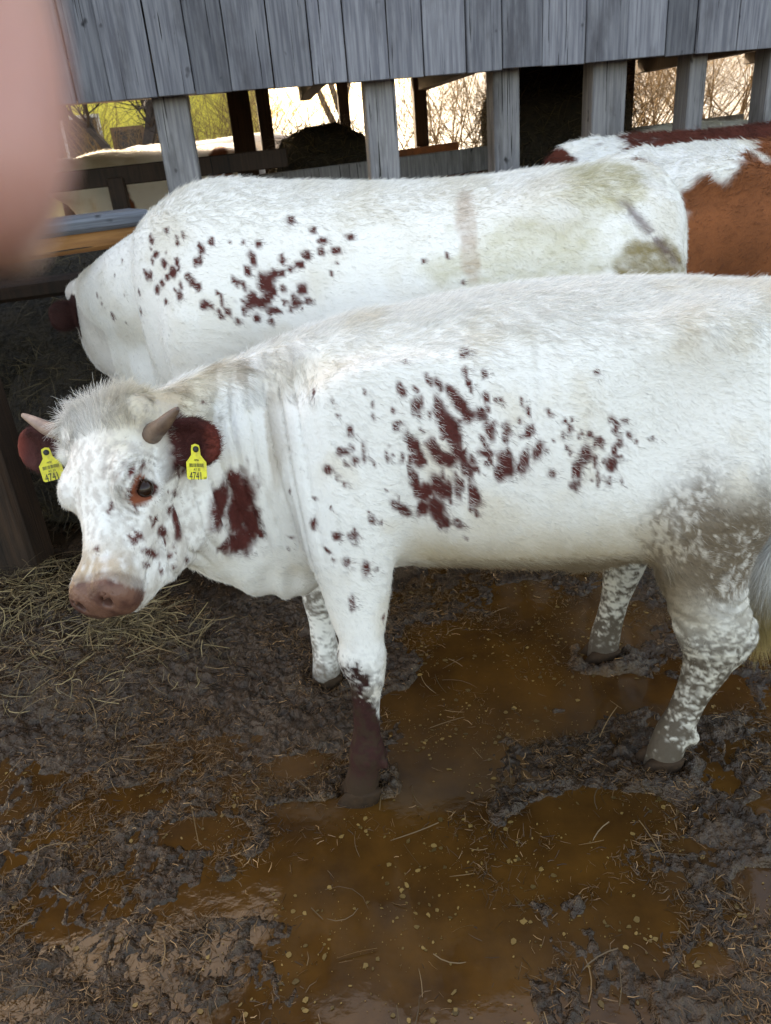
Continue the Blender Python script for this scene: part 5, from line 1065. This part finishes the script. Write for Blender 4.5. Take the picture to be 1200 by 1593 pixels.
def flow2(P, N):
    x, y, z = P.T; n = len(P); d = np.tile(np.array([1., 0, -.5]), (n, 1)); d[z < .6] = (.2, 0, -1)
    L = .018+.014*sm(1.25, 1.44, z); lift = .24+.24*sm(1.25, 1.43, z); L[z < .6] = .014
    D = np.ones(n); D[y > Y2+.15] = .4; D[z < .75] = .3; D[x < -.75] = 1.3; return d, L, lift, D
L2 = np.array([.15, Y2, 0]); V, F = polygonise(C2, .011); N = vnormals(V, F)
cow2 = thing('cow', 'big white cow with small red shoulder spots feeding behind the spotted heifer', 'cow', tuple(L2), group='cattle in the yard and barn')
cow_body(cow2, V, F, col2, L2)
hair('coat', V-L2, F, N, 150000, lambda P, n: flow2(P+L2, n), cow2, M_HAIR, lambda P: col2(P+L2), .0006, 4, 4)
for x_ in (-.59, .78):
    for g in (-1, 1): hoof(cow2, np.array((x_, Y2+g*.23, 0))-L2, 1.15)
for g in (-1, 1):
    hh = lambda s_, l_, d_: HO2+HM2@(np.array([s_, l_, d_])*1.12)-L2
    eye_ball(cow2, hh(EYE[0], g*EYE[1]*.97, EYE[2]), .024)

# ---- the rest of the herd
HV, HF = polygonise(herd_prims(), .015); HN = vnormals(HV, HF)
def herd_cow(label, loc, rz, sc, colf, nh, seed):
    root = thing('cow', label, 'cow', loc, rz, 'cattle in the yard and barn'); c, s = math.cos(rz), math.sin(rz)
    V = HV*sc; Wd = lambda P: np.stack([P[:, 0]*c-P[:, 1]*s, P[:, 0]*s+P[:, 1]*c, P[:, 2]], 1)+np.array(loc)
    me = mesh_np('body', V, HF); set_col(me, colf(Wd(V))); link('body', me, root, M_HIDE)
    if nh:
        def fl(P, n):
            k = len(P); z = P[:, 2]; D = sm(.5, 1.0, z)+.1; return np.tile(np.array([1., 0, -.5]), (k, 1)), .020+.014*sm(1.15, 1.36, z/sc), .26+.26*sm(1.15, 1.36, z/sc), D
        hair('coat', V, HF, HN, nh, fl, root, M_HAIR, lambda P: colf(Wd(P)), .0011, 4, seed)
    for x_ in (-.59, .78):
        for g in (-1, 1): hoof(root, np.array((x_, g*.23, 0))*sc, 1.15*sc)
    M = head_frame(R(90), R(38), 0); ho = np.array((-1.13, 0, 1.38)); hh = lambda a, b, d: (ho+M@(np.array([a, b, d])*1.12))*sc
    for g in (-1, 1):
        link('horn', lathe_path([np.r_[hh(.02, g*.08, -.004), .026*sc], np.r_[hh(.02, g*.15, .01), .02*sc], np.r_[hh(-.01, g*.20, .03), .012*sc], np.r_[hh(-.04, g*.22, .05), .002]], 12), root, M_HORN); eye_ball(root, hh(EYE[0], g*EYE[1]*.97, EYE[2]), .024*sc)
    return root
def patchy(blobs, brown, seed):
    def f(P):
        c = np.tile(WHITE, (len(P), 1)); n1 = fbm(P, 8, seed, 4); c = mix(c, (.60, .53, .42), .5*sm(.5, .7, n1))
        for b in blobs:
            d = np.linalg.norm((P-np.array(b[:3]))/np.array(b[3:6]), axis=1)+(fbm(P, 12, seed+3, 3)-.5)*.5
            c = mix(c, np.array(brown)*(.45+1.1*n1[:, None]), 1-sm(.94, 1.06, d))
        return c
    return f
herd_cow('white cow with a large chestnut flank patch, behind the big white rump', (2.07, 3.45, 0), math.pi, 1.02, patchy([(1.66, 3.1, 1.02, .47, .5, .38), (1.95, 3.3, 1.24, .42, .6, .24), (1.12, 3.2, 1.36, .07, .3, .04)], (.205, .064, .022), 70), 60000, 21)
herd_cow('dark red cow with white shoulders, seen as a back line behind the chestnut patched cow', (2.08, 4.15, 0), math.pi, 1.05, patchy([(2.2, 4.1, 1.3, .92, .8, .6), (.95, 4.1, 1.30, .13, .5, .14)], (.10, .022, .012), 90), 30000, 22)
herd_cow('pale cow inside the barn at far right, only its fluffy back showing', (3.1, 5.95, 0), math.pi, 1.05, patchy([(3.9, 6, .9, .4, .5, .4)], BROWN, 95), 15000, 23)
herd_cow('white and brown cow beyond the stall rail, left of the wide grey post', (-1.85, 7.9, .27), .5, .96, patchy([(-1.25, 7.7, 1.4, .12, .5, .25), (-2.1, 7.6, 1.0, .10, .5, .4)], (.17, .06, .03), 99), 9000, 24)
herd_cow('white cow with a brown rump standing beyond the rail, right of the wide grey post', (-1.45, 9.3, .27), math.pi, 1.0, patchy([(-.55, 9.3, 1.4, .16, .5, .3)], (.13, .06, .035), 101), 9000, 25)
herd_cow('brown and white cow deep in the stall behind the manger board', (1.05, 6.55, 0), math.pi, .90, patchy([(.9, 6.4, 1.2, .22, .6, .4), (1.6, 6.4, 1.2, .3, .6, .4)], (.15, .06, .04), 103), 9000, 26)

# ------------------------------------------------------------------ hay, straw, dung fibre
def ribbons(name, P0, D, L, w, cols, mat, curl=.35, seg=3, up=.25, seed=0, parent=None):
    """many thin curved stalks as flat ribbons; P0 roots (n,3), D horizontal direction angle"""
    rg = np.random.default_rng(seed); n = len(P0); V = np.empty((n, seg*2, 3)); ang = D; bend = rg.normal(0, curl, n); el = rg.normal(0, up, n); p = P0.copy(); tw = rg.uniform(-1, 1, n)
    for i in range(seg):
        dv = np.stack([np.cos(ang)*np.cos(el), np.sin(ang)*np.cos(el), np.sin(el)], 1); sd_ = np.stack([-np.sin(ang), np.cos(ang), tw], 1); sd_ /= np.linalg.norm(sd_, axis=1, keepdims=True)
        ww = w*(1 if i < seg-1 else .5); V[:, i*2] = p+sd_*ww[:, None] if np.ndim(ww) else p+sd_*ww; V[:, i*2+1] = p-sd_*ww[:, None] if np.ndim(ww) else p-sd_*ww
        p = p+dv*(L/(seg-1))[:, None]; ang = ang+bend; el = el-.35*np.abs(up)*2*rg.random(n)
    b = np.arange(n)[:, None]*seg*2; F = np.concatenate([b+np.array([i*2, i*2+1, i*2+3, i*2+2]) for i in range(seg-1)], 0)
    me = mesh_np(name, V.reshape(-1, 3), F); set_col(me, np.repeat(cols, seg*2, 0)); o = link(name, me, parent, mat); o['kind'] = 'stuff'; return o
M_STRAW = mat_attr('straw', .55, spec=.35); M_FIBRE = mat_attr('wet_fibre', .4, spec=.25)
def stuff(o, label, cat): return tag(o, label, cat, kind='stuff')
rg = np.random.default_rng(5)
def scatter(n, x0, x1, y0, y1, mask=None):
    P = np.stack([rg.uniform(x0, x1, n), rg.uniform(y0, y1, n), np.zeros(n)], 1)
    if mask is not None: P = P[rg.random(len(P)) < mask(P)]
    P[:, 2] = np.maximum(ground_h(P), .0); return P
# churned, trodden fibre all over the mud
P = scatter(155000, -1.6, 2.0, .68, 2.7, lambda P: (1-.93*puddle_mask(P))*(.08+.92*sm(.42, .66, fbm(P, 5, 71, 3))))
n = len(P); tone = fbm(P, 9, 73, 3)[:, None]; cols = np.array((.090, .047, .019))*(.15+1.6*rg.random((n, 1)))*(.6+.9*tone); cols = np.where(rg.random((n, 1)) < .10, cols*2.4+np.array((.03, .024, .015)), cols)
P[:, 2] += rg.uniform(0, .008, n)
stuff(ribbons('trodden_litter', P, rg.uniform(0, 6.28, n), rg.uniform(.008, .034, n), rg.uniform(.0004, .0011, n), cols, M_FIBRE, .4, 3, .22, 1), 'dark wet trodden straw and dung fibre over the yard mud', 'litter')
# longer straws
P = scatter(220, -1.6, 1.3, .72, 2.6); n = len(P); P[:, 2] += .006+rg.uniform(0, .01, n); cols = np.array((.17, .10, .042))*(.3+1.*rg.random((n, 1)))
stuff(ribbons('loose_straw', P, rg.uniform(0, 6.28, n), rg.uniform(.04, .13, n), rg.uniform(.0007, .0014, n), cols, M_STRAW, .22, 5, .1, 2), 'scattered brown straws lying on the mud', 'straw')
# hay pile below the muzzle
def pile(n, cx, cy, rx, ry, h, seed):
    g = np.random.default_rng(seed); r = np.sqrt(g.random(n)); a = g.uniform(0, 6.28, n); x = cx+rx*r*np.cos(a); y = cy+ry*r*np.sin(a); P = np.stack([x, y, np.zeros(n)], 1)
    P[:, 2] = np.maximum(ground_h(P), 0)+h*(1-r**2)*g.random(n)**.5+.004; return P
P = np.vstack([pile(600, -1.20, 2.42, .42, .24, .05, 3), pile(280, -.85, 2.25, .24, .13, .03, 4), pile(480, -1.35, 2.62, .3, .2, .07, 6), pile(260, -.95, 2.05, .45, .16, .012, 8), pile(380, -.93, 2.30, .13, .09, .05, 9)]); n = len(P)
k = rg.random((n, 1)); cols = np.where(k < .3, (.27, .195, .09), np.where(k < .6, (.18, .115, .052), (.10, .068, .034)))*(.5+.8*rg.random((n, 1)))
stuff(ribbons('hay_pile', P, rg.uniform(0, 6.28, n), rg.uniform(.05, .17, n), rg.uniform(.0007, .0016, n), cols, M_STRAW, .3, 5, .22, 9), 'loose green-gold hay pile on the ground under the heifer muzzle', 'hay')
# floating flecks on the liquid
P = scatter(14000, -1.5, 1.3, .7, 2.5, lambda P: (ground_h(P) < -.001)*(.10+.9*sm(.42, .60, fbm(P, 7, 81, 3)))); n = len(P)
k = 7; a = np.linspace(0, 2*math.pi, k, endpoint=False); r = (.0009+.0075*rg.random(n)**5)[:, None]*(.6+.6*rg.random((n, k))); el = rg.uniform(.5, 1, (n, 1)); th = rg.uniform(0, 3.1, (n, 1))
X_ = r*np.cos(a)*el; Y_ = r*np.sin(a); V = np.stack([P[:, :1]+X_*np.cos(th)-Y_*np.sin(th), P[:, 1:2]+X_*np.sin(th)+Y_*np.cos(th), np.full((n, k), .0010)+rg.uniform(0, .001, (n, 1))], -1)
Vt = V.copy(); Vt[..., 2] += .001; V_ = np.concatenate([V, Vt], 1).reshape(-1, 3); b = np.arange(n)[:, None]*2*k
me = bpy.data.meshes.new('floating_scum'); Fs = [tuple(int(b[i, 0])+k+j for j in range(k)) for i in range(n)]+[(int(b[i, 0])+j, int(b[i, 0])+(j+1) % k, int(b[i, 0])+k+(j+1) % k, int(b[i, 0])+k+j) for i in range(n) for j in range(k)]
me.from_pydata([tuple(v) for v in V_], [], Fs); set_col(me, np.repeat(np.array((.19, .115, .035))*(.3+1.*rg.random((n, 1))), 2*k, 0)); o = link('floating_scum', me, None, M_FIBRE); stuff(o, 'pale yellow flecks floating on the brown slurry', 'scum')

# hay heap behind the feeding barrier, and hay stacks in the barn
M_SHADEHAY = pmat('shade_dark_hay', (.035, .024, .012), .8, 1., 60, (.012, .009, .006), 18, dist=.03)  # hay colour darkened to stand in for shade
def heap(name, label, c, r, n, seed, tone, group=None, L=(.06, .2), wide=1., sq=.75):
    root = thing(name, label, 'hay', (c[0], c[1], 0), 0, group); g = np.random.default_rng(seed)
    bm = bmesh.new(); bmesh.ops.create_icosphere(bm, subdivisions=4, radius=1); V = np.array([v.co[:] for v in bm.verts]); V = np.sign(V)*np.abs(V)**sq
    z = V[:, 2]; k = .82+.36*fbm(V*1.0+seed, 2.2, seed, 4); V = V*k[:, None]*np.array(r); V[:, 2] = np.maximum(V[:, 2]+c[2], -.05)
    for v, q in zip(bm.verts, V): v.co = q
    me = bpy.data.meshes.new(name); bm.to_mesh(me); F = np.array([[v.index for v in f.verts] for f in bm.faces]); bm.free(); link('core', me, root, M_SHADEHAY)
    a, b, d = V[F[:, 0]], V[F[:, 1]], V[F[:, 2]]; ar = np.linalg.norm(np.cross(b-a, d-a), axis=1); t = g.choice(len(F), n, p=ar/ar.sum()); u, v = g.random(n), g.random(n); s = u+v > 1; u[s] = 1-u[s]; v[s] = 1-v[s]
    P = a[t]+(b[t]-a[t])*u[:, None]+(d[t]-a[t])*v[:, None]; cols = np.array(tone)*(.3+1.2*g.random((n, 1)))
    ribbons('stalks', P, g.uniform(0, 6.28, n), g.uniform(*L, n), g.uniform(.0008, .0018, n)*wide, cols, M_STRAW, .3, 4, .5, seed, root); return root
heap('hay_heap', 'shade-darkened hay heaped behind the feeding barrier at left', (-1.95, 3.90, .50), (1.40, .50, .78), 15000, 41, (.070, .050, .022))  # stalk tone also darkened for the shade behind the barrier
heap('hay_heap', 'smaller dark hay heap that the big white cow has its muzzle in', (-1.25, 3.40, .38), (.42, .28, .42), 6000, 47, (.070, .050, .022))  # same dark stalk tone, shade put into the colour
heap('hay_stack', 'dark hay stack in the barn left of the middle grey post', (-.22, 6.55, .70), (.40, .40, .92), 5000, 42, (.085, .058, .026), 'hay stored in the barn', (.08, .25), 1.6, .45)
heap('hay_stack', 'tall dark hay stack in the barn between the two right grey posts', (1.55, 6.6, .9), (.55, .5, 1.02), 7000, 43, (.10, .068, .03), 'hay stored in the barn', (.08, .25), 1.6, .45)

# ------------------------------------------------------------------ beyond the barn: house, trees, thickets
M_YEL = pmat('yellow_render', (.86, .74, .12), .85, .3, 30, (.78, .65, .10), 2)
M_WIN = pmat('dark_window', (.03, .035, .04), .1, spec=.6); M_FRAME = pmat('white_frame', (.7, .68, .64), .6); M_BRN = pmat('brown_door', (.12, .06, .035), .6); M_TILE = pmat('roof_tile', (.22, .09, .05), .8, .5, 20, (.14, .06, .04), 8)
house = thing('house', 'bright yellow rendered house seen through the barn at left', 'house', (-6.6, 26, .3))
link('wall', box_mesh('wall', -4.6, 3.6, 0, 7, -.5, 6.0, .02), house, M_YEL)
me = bpy.data.meshes.new('roof'); me.from_pydata([(-5.1, -.7, 5.9), (4.1, -.7, 5.9), (4.1, 7.7, 5.9), (-5.1, 7.7, 5.9), (-5.1, 3.5, 8.6), (4.1, 3.5, 8.6)], [], [(0, 1, 5, 4), (2, 3, 4, 5), (1, 2, 5), (3, 0, 4), (3, 2, 1, 0)]); link('roof', me, house, M_TILE)
def window(x, z, w, h, door=False):
    f = link('door' if door else 'window', box_mesh('window', x-w/2, x+w/2, -.06, -.002, z, z+h, .005), house, M_BRN if door else M_FRAME)
    link('pane', box_mesh('pane', x-w/2+.10, x+w/2-.10, -.075, -.062, z+.10+(h*.45 if door else 0), z+h-.10, 0), f, M_WIN)
for a in ((-1.45, 1.0, 1.2, 1.5), (-3.2, 1.0, 1.2, 1.5), (1.0, 1.25, .95, 1.5), (-3.2, 3.8, 1.1, 1.4), (1.0, 3.8, 1.1, 1.4)): window(*a)
window(-.1, 0, 1.0, 2.1, True)
link('plinth', box_mesh('plinth', -4.65, 3.65, -.08, 0, -.5, .75, .01), house, pmat('plinth_brown', (.15, .085, .06), .8, .4, 20, (.09, .05, .04), 5))
link('downpipe', lathe_path([(3.45, -.1, 5.9, .06), (3.45, -.1, 3, .06), (3.45, -.1, 0, .06)], 10), house, pmat('grey_downpipe', (.3, .3, .32), .5))
M_BARK = pmat('bark', (.075, .055, .042), .85, .8, 40, (.04, .03, .025), 10, dist=.01); M_TWIG = pmat('dry_twigs', (.30, .19, .075), .75, 0, 1, (.16, .10, .05), 3)
def branchy(root, name, mat, base, h, r, seed, stems=1, spread=.5, depth=5, lean=0.0, kids=(2, 4), first=.35):
    g = random.Random(seed); V = []; F = []
    def tube(a, b, r0, r1):
        d = (b-a).normalized(); A = d.orthogonal().normalized(); B = d.cross(A); i = len(V)
        for p, rr in ((a, r0), (b, r1)):
            for k in range(4): t = k*math.pi/2; V.append(p+(A*math.cos(t)+B*math.sin(t))*rr)
        for k in range(4): F.append((i+k, i+(k+1) % 4, i+4+(k+1) % 4, i+4+k))
    def grow(p, d, L, rr, dep):
        n = 3; q = p
        for s_ in range(n):
            d2 = (d+Vector((g.uniform(-1, 1), g.uniform(-1, 1), g.uniform(-.6, .9)))*.22).normalized(); e = q+d2*L/n; r1 = rr*(1-.22*(s_+1)/n*1.2); tube(q, e, rr, r1); q = e; d = d2; rr = r1
            if dep > 0 and (s_ > 0 or dep < depth):
                for _ in range(g.randint(*kids)-1):
                    ax = Vector((g.uniform(-1, 1), g.uniform(-1, 1), g.uniform(-.25, .8))).normalized(); grow(q, (d*(1-spread)+ax*spread*1.3).normalized(), L*g.uniform(.5, .78), rr*.55, dep-1)
        if dep > 0: grow(q, d, L*.75, rr*.8, dep-1)
    for k in range(stems):
        a = g.uniform(0, 6.28); ln = (spread*.9 if stems > 1 else lean); grow(Vector(base)+Vector((g.uniform(-.3, .3), g.uniform(-.3, .3), 0))*(stems > 1), Vector((math.cos(a)*ln, math.sin(a)*ln, 1)).normalized(), h*first*g.uniform(.8, 1.1), r, depth)
    me = bpy.data.meshes.new(name); me.from_pydata([tuple(v) for v in V], [], F); return link(name, me, root, mat)
def bare_tree(label, loc, h, r, seed, lean=.15, grp='bare winter trees beyond the barn'):
    t = thing('bare_tree', label, 'tree', loc, 0, grp)
    link('trunk', lathe_path([(0, 0, -.2, r*1.35), (0, 0, h*.10, r*1.05), (.04, 0, h*.2, r)], 10), t, M_BARK); branchy(t, 'crown', M_BARK, (.04, 0, h*.19), h, r*.8, seed, 3, .55, 4, lean); return t
bare_tree('gnarled bare tree with a low crooked limb before the yellow house', (-4.55, 18, 0), 5.0, .16, 3)
bare_tree('slim bare tree against the white sky in the middle gap', (-.35, 22, .6), 6.5, .14, 5)
bare_tree('bare tree behind the thin rear post, right of the middle grey post', (1.1, 30, 1.5), 8, .15, 8)
def thicket(label, loc, h, seed, mat=M_TWIG, stems=14, depth=3):
    t = thing('twig_bush', label, 'bush', loc, 0, 'leafless thickets beyond the barn'); branchy(t, 'twigs', mat, (0, 0, -.1), h, .022, seed, stems, .6, depth, 0, (2, 3), .55); return t
for i, (lb, x_, y_, h_) in enumerate((('leafless bush at the left foot of the yellow house', -5.6, 20, 2.8), ('leafless bush before the house window right of the wide grey post', -3.4, 20, 3.0), ('low leafless bush at the right corner of the yellow house', -2.4, 19, 3.0), ('grey leafless bush seen left of the slim tree in the middle gap', -.9, 18, 3.2),
        ('golden sunlit thicket in the gap right of the middle grey post', 1.5, 15, 2.9), ('golden thicket just beyond the rusty rear rail', 2.3, 16.5, 3.0), ('leafless bush half hidden by the tall hay stack', 3.2, 18, 3.0), ('golden thicket in the gap right of the broad right post', 4.4, 14.5, 3.2), ('dense golden thicket behind the thin right post', 5.3, 15.5, 3.3), ('golden thicket nearest the right edge of the picture', 6.3, 14.5, 3.2), ('pale thicket farther back in the right gap', 6.6, 20, 4), ('pale thicket behind the golden one in the right gap', 5.0, 20, 4))): thicket(lb, (x_, y_, .27), h_, 60+i)

# ------------------------------------------------------------------ the photographer's hand: one finger strays across the lens
def hand():
    o = np.array([0, 0, CAM_H]); W_ = lambda r, u, f: o+RT*r*.001+UP*u*.001+fw*f*.001      # millimetres right, up, forward of the lens
    n = lambda r, u, f, a, b=None: np.r_[W_(r-4.1, u+1.7, f), a*.001, (b or a)*.001]
    P = [Loft([n(-36, 62, 20, 9.5, 8.5), n(-31, 44, 42, 9.2, 8.4), n(-27.5, 34, 50, 8.8, 8), n(-25.5, 25, 51, 8.4, 7.4), n(-24.6, 20.5, 50, 7.6, 6.6)], RT, .003, 5)]
    for k, (dr, du, df) in enumerate(((-19, 6, 2), (-37, 2, 0), (-54, -8, -3))):       # curled round the phone
        P.append(Loft([n(-38+dr*.9, 64+du, 16+df, 9.3), n(-36+dr*.9, 46+du, 34+df, 9), n(-34+dr*.9, 28+du, 30+df, 8.5), n(-33+dr*.9, 16+du, 14+df, 7.8)], RT, .003, 5))
    P.append(Loft([n(-50, 40, -40, 14, 10), n(-28, 12, -42, 10.5), n(-14, -8, -36, 9.5), n(-8, -20, -30, 8)], RT, .004, 5))      # thumb
    P.append(Loft([n(-38, 64, 14, 10, 12), n(-48, 68, -8, 13, 26), n(-60, 62, -40, 15, 38), n(-72, 40, -72, 19, 34), n(-84, 0, -110, 24, 29), n(-104, -70, -170, 30, 34), n(-124, -140, -230, 34, 38)], fw, .012, 5))
    V, F = polygonise(P, .0016); c = W_(-124, -140, -230); me = mesh_np('skin', V-c, F); q = (V-o)@np.stack([RT, UP, fw], 1)
    col = np.tile(np.array((.54, .27, .22)), (len(V), 1)); col = mix(col, (.52, .36, .24), sm(.030, .044, q[:, 1])); col = mix(col, (.47, .24, .20), .5*sm(.4, .7, fbm(V, 300, 4, 3))); set_col(me, col)
    m = mat_attr('skin', .5, bump=.15, bscale=900, spec=.4); b = m.node_tree.nodes['Principled BSDF']; b.inputs['Subsurface Weight'].default_value = .15; b.inputs['Subsurface Radius'].default_value = (.008, .004, .002); b.inputs['Subsurface Scale'].default_value = .5
    root = thing('hand', 'blurred pink fingertip of the person taking the picture, covering the top left corner', 'hand', tuple(c)); link('skin', me, root, m)
    nm = lathe_path([np.r_[W_(-29.5, 27, 59)-c, .002], np.r_[W_(-29, 23, 58.2)-c, .0045], np.r_[W_(-28.6, 18, 56)-c, .0035]], 10, .35); link('nail', nm, root, pmat('finger_nail', (.55, .36, .30), .3))
hand()
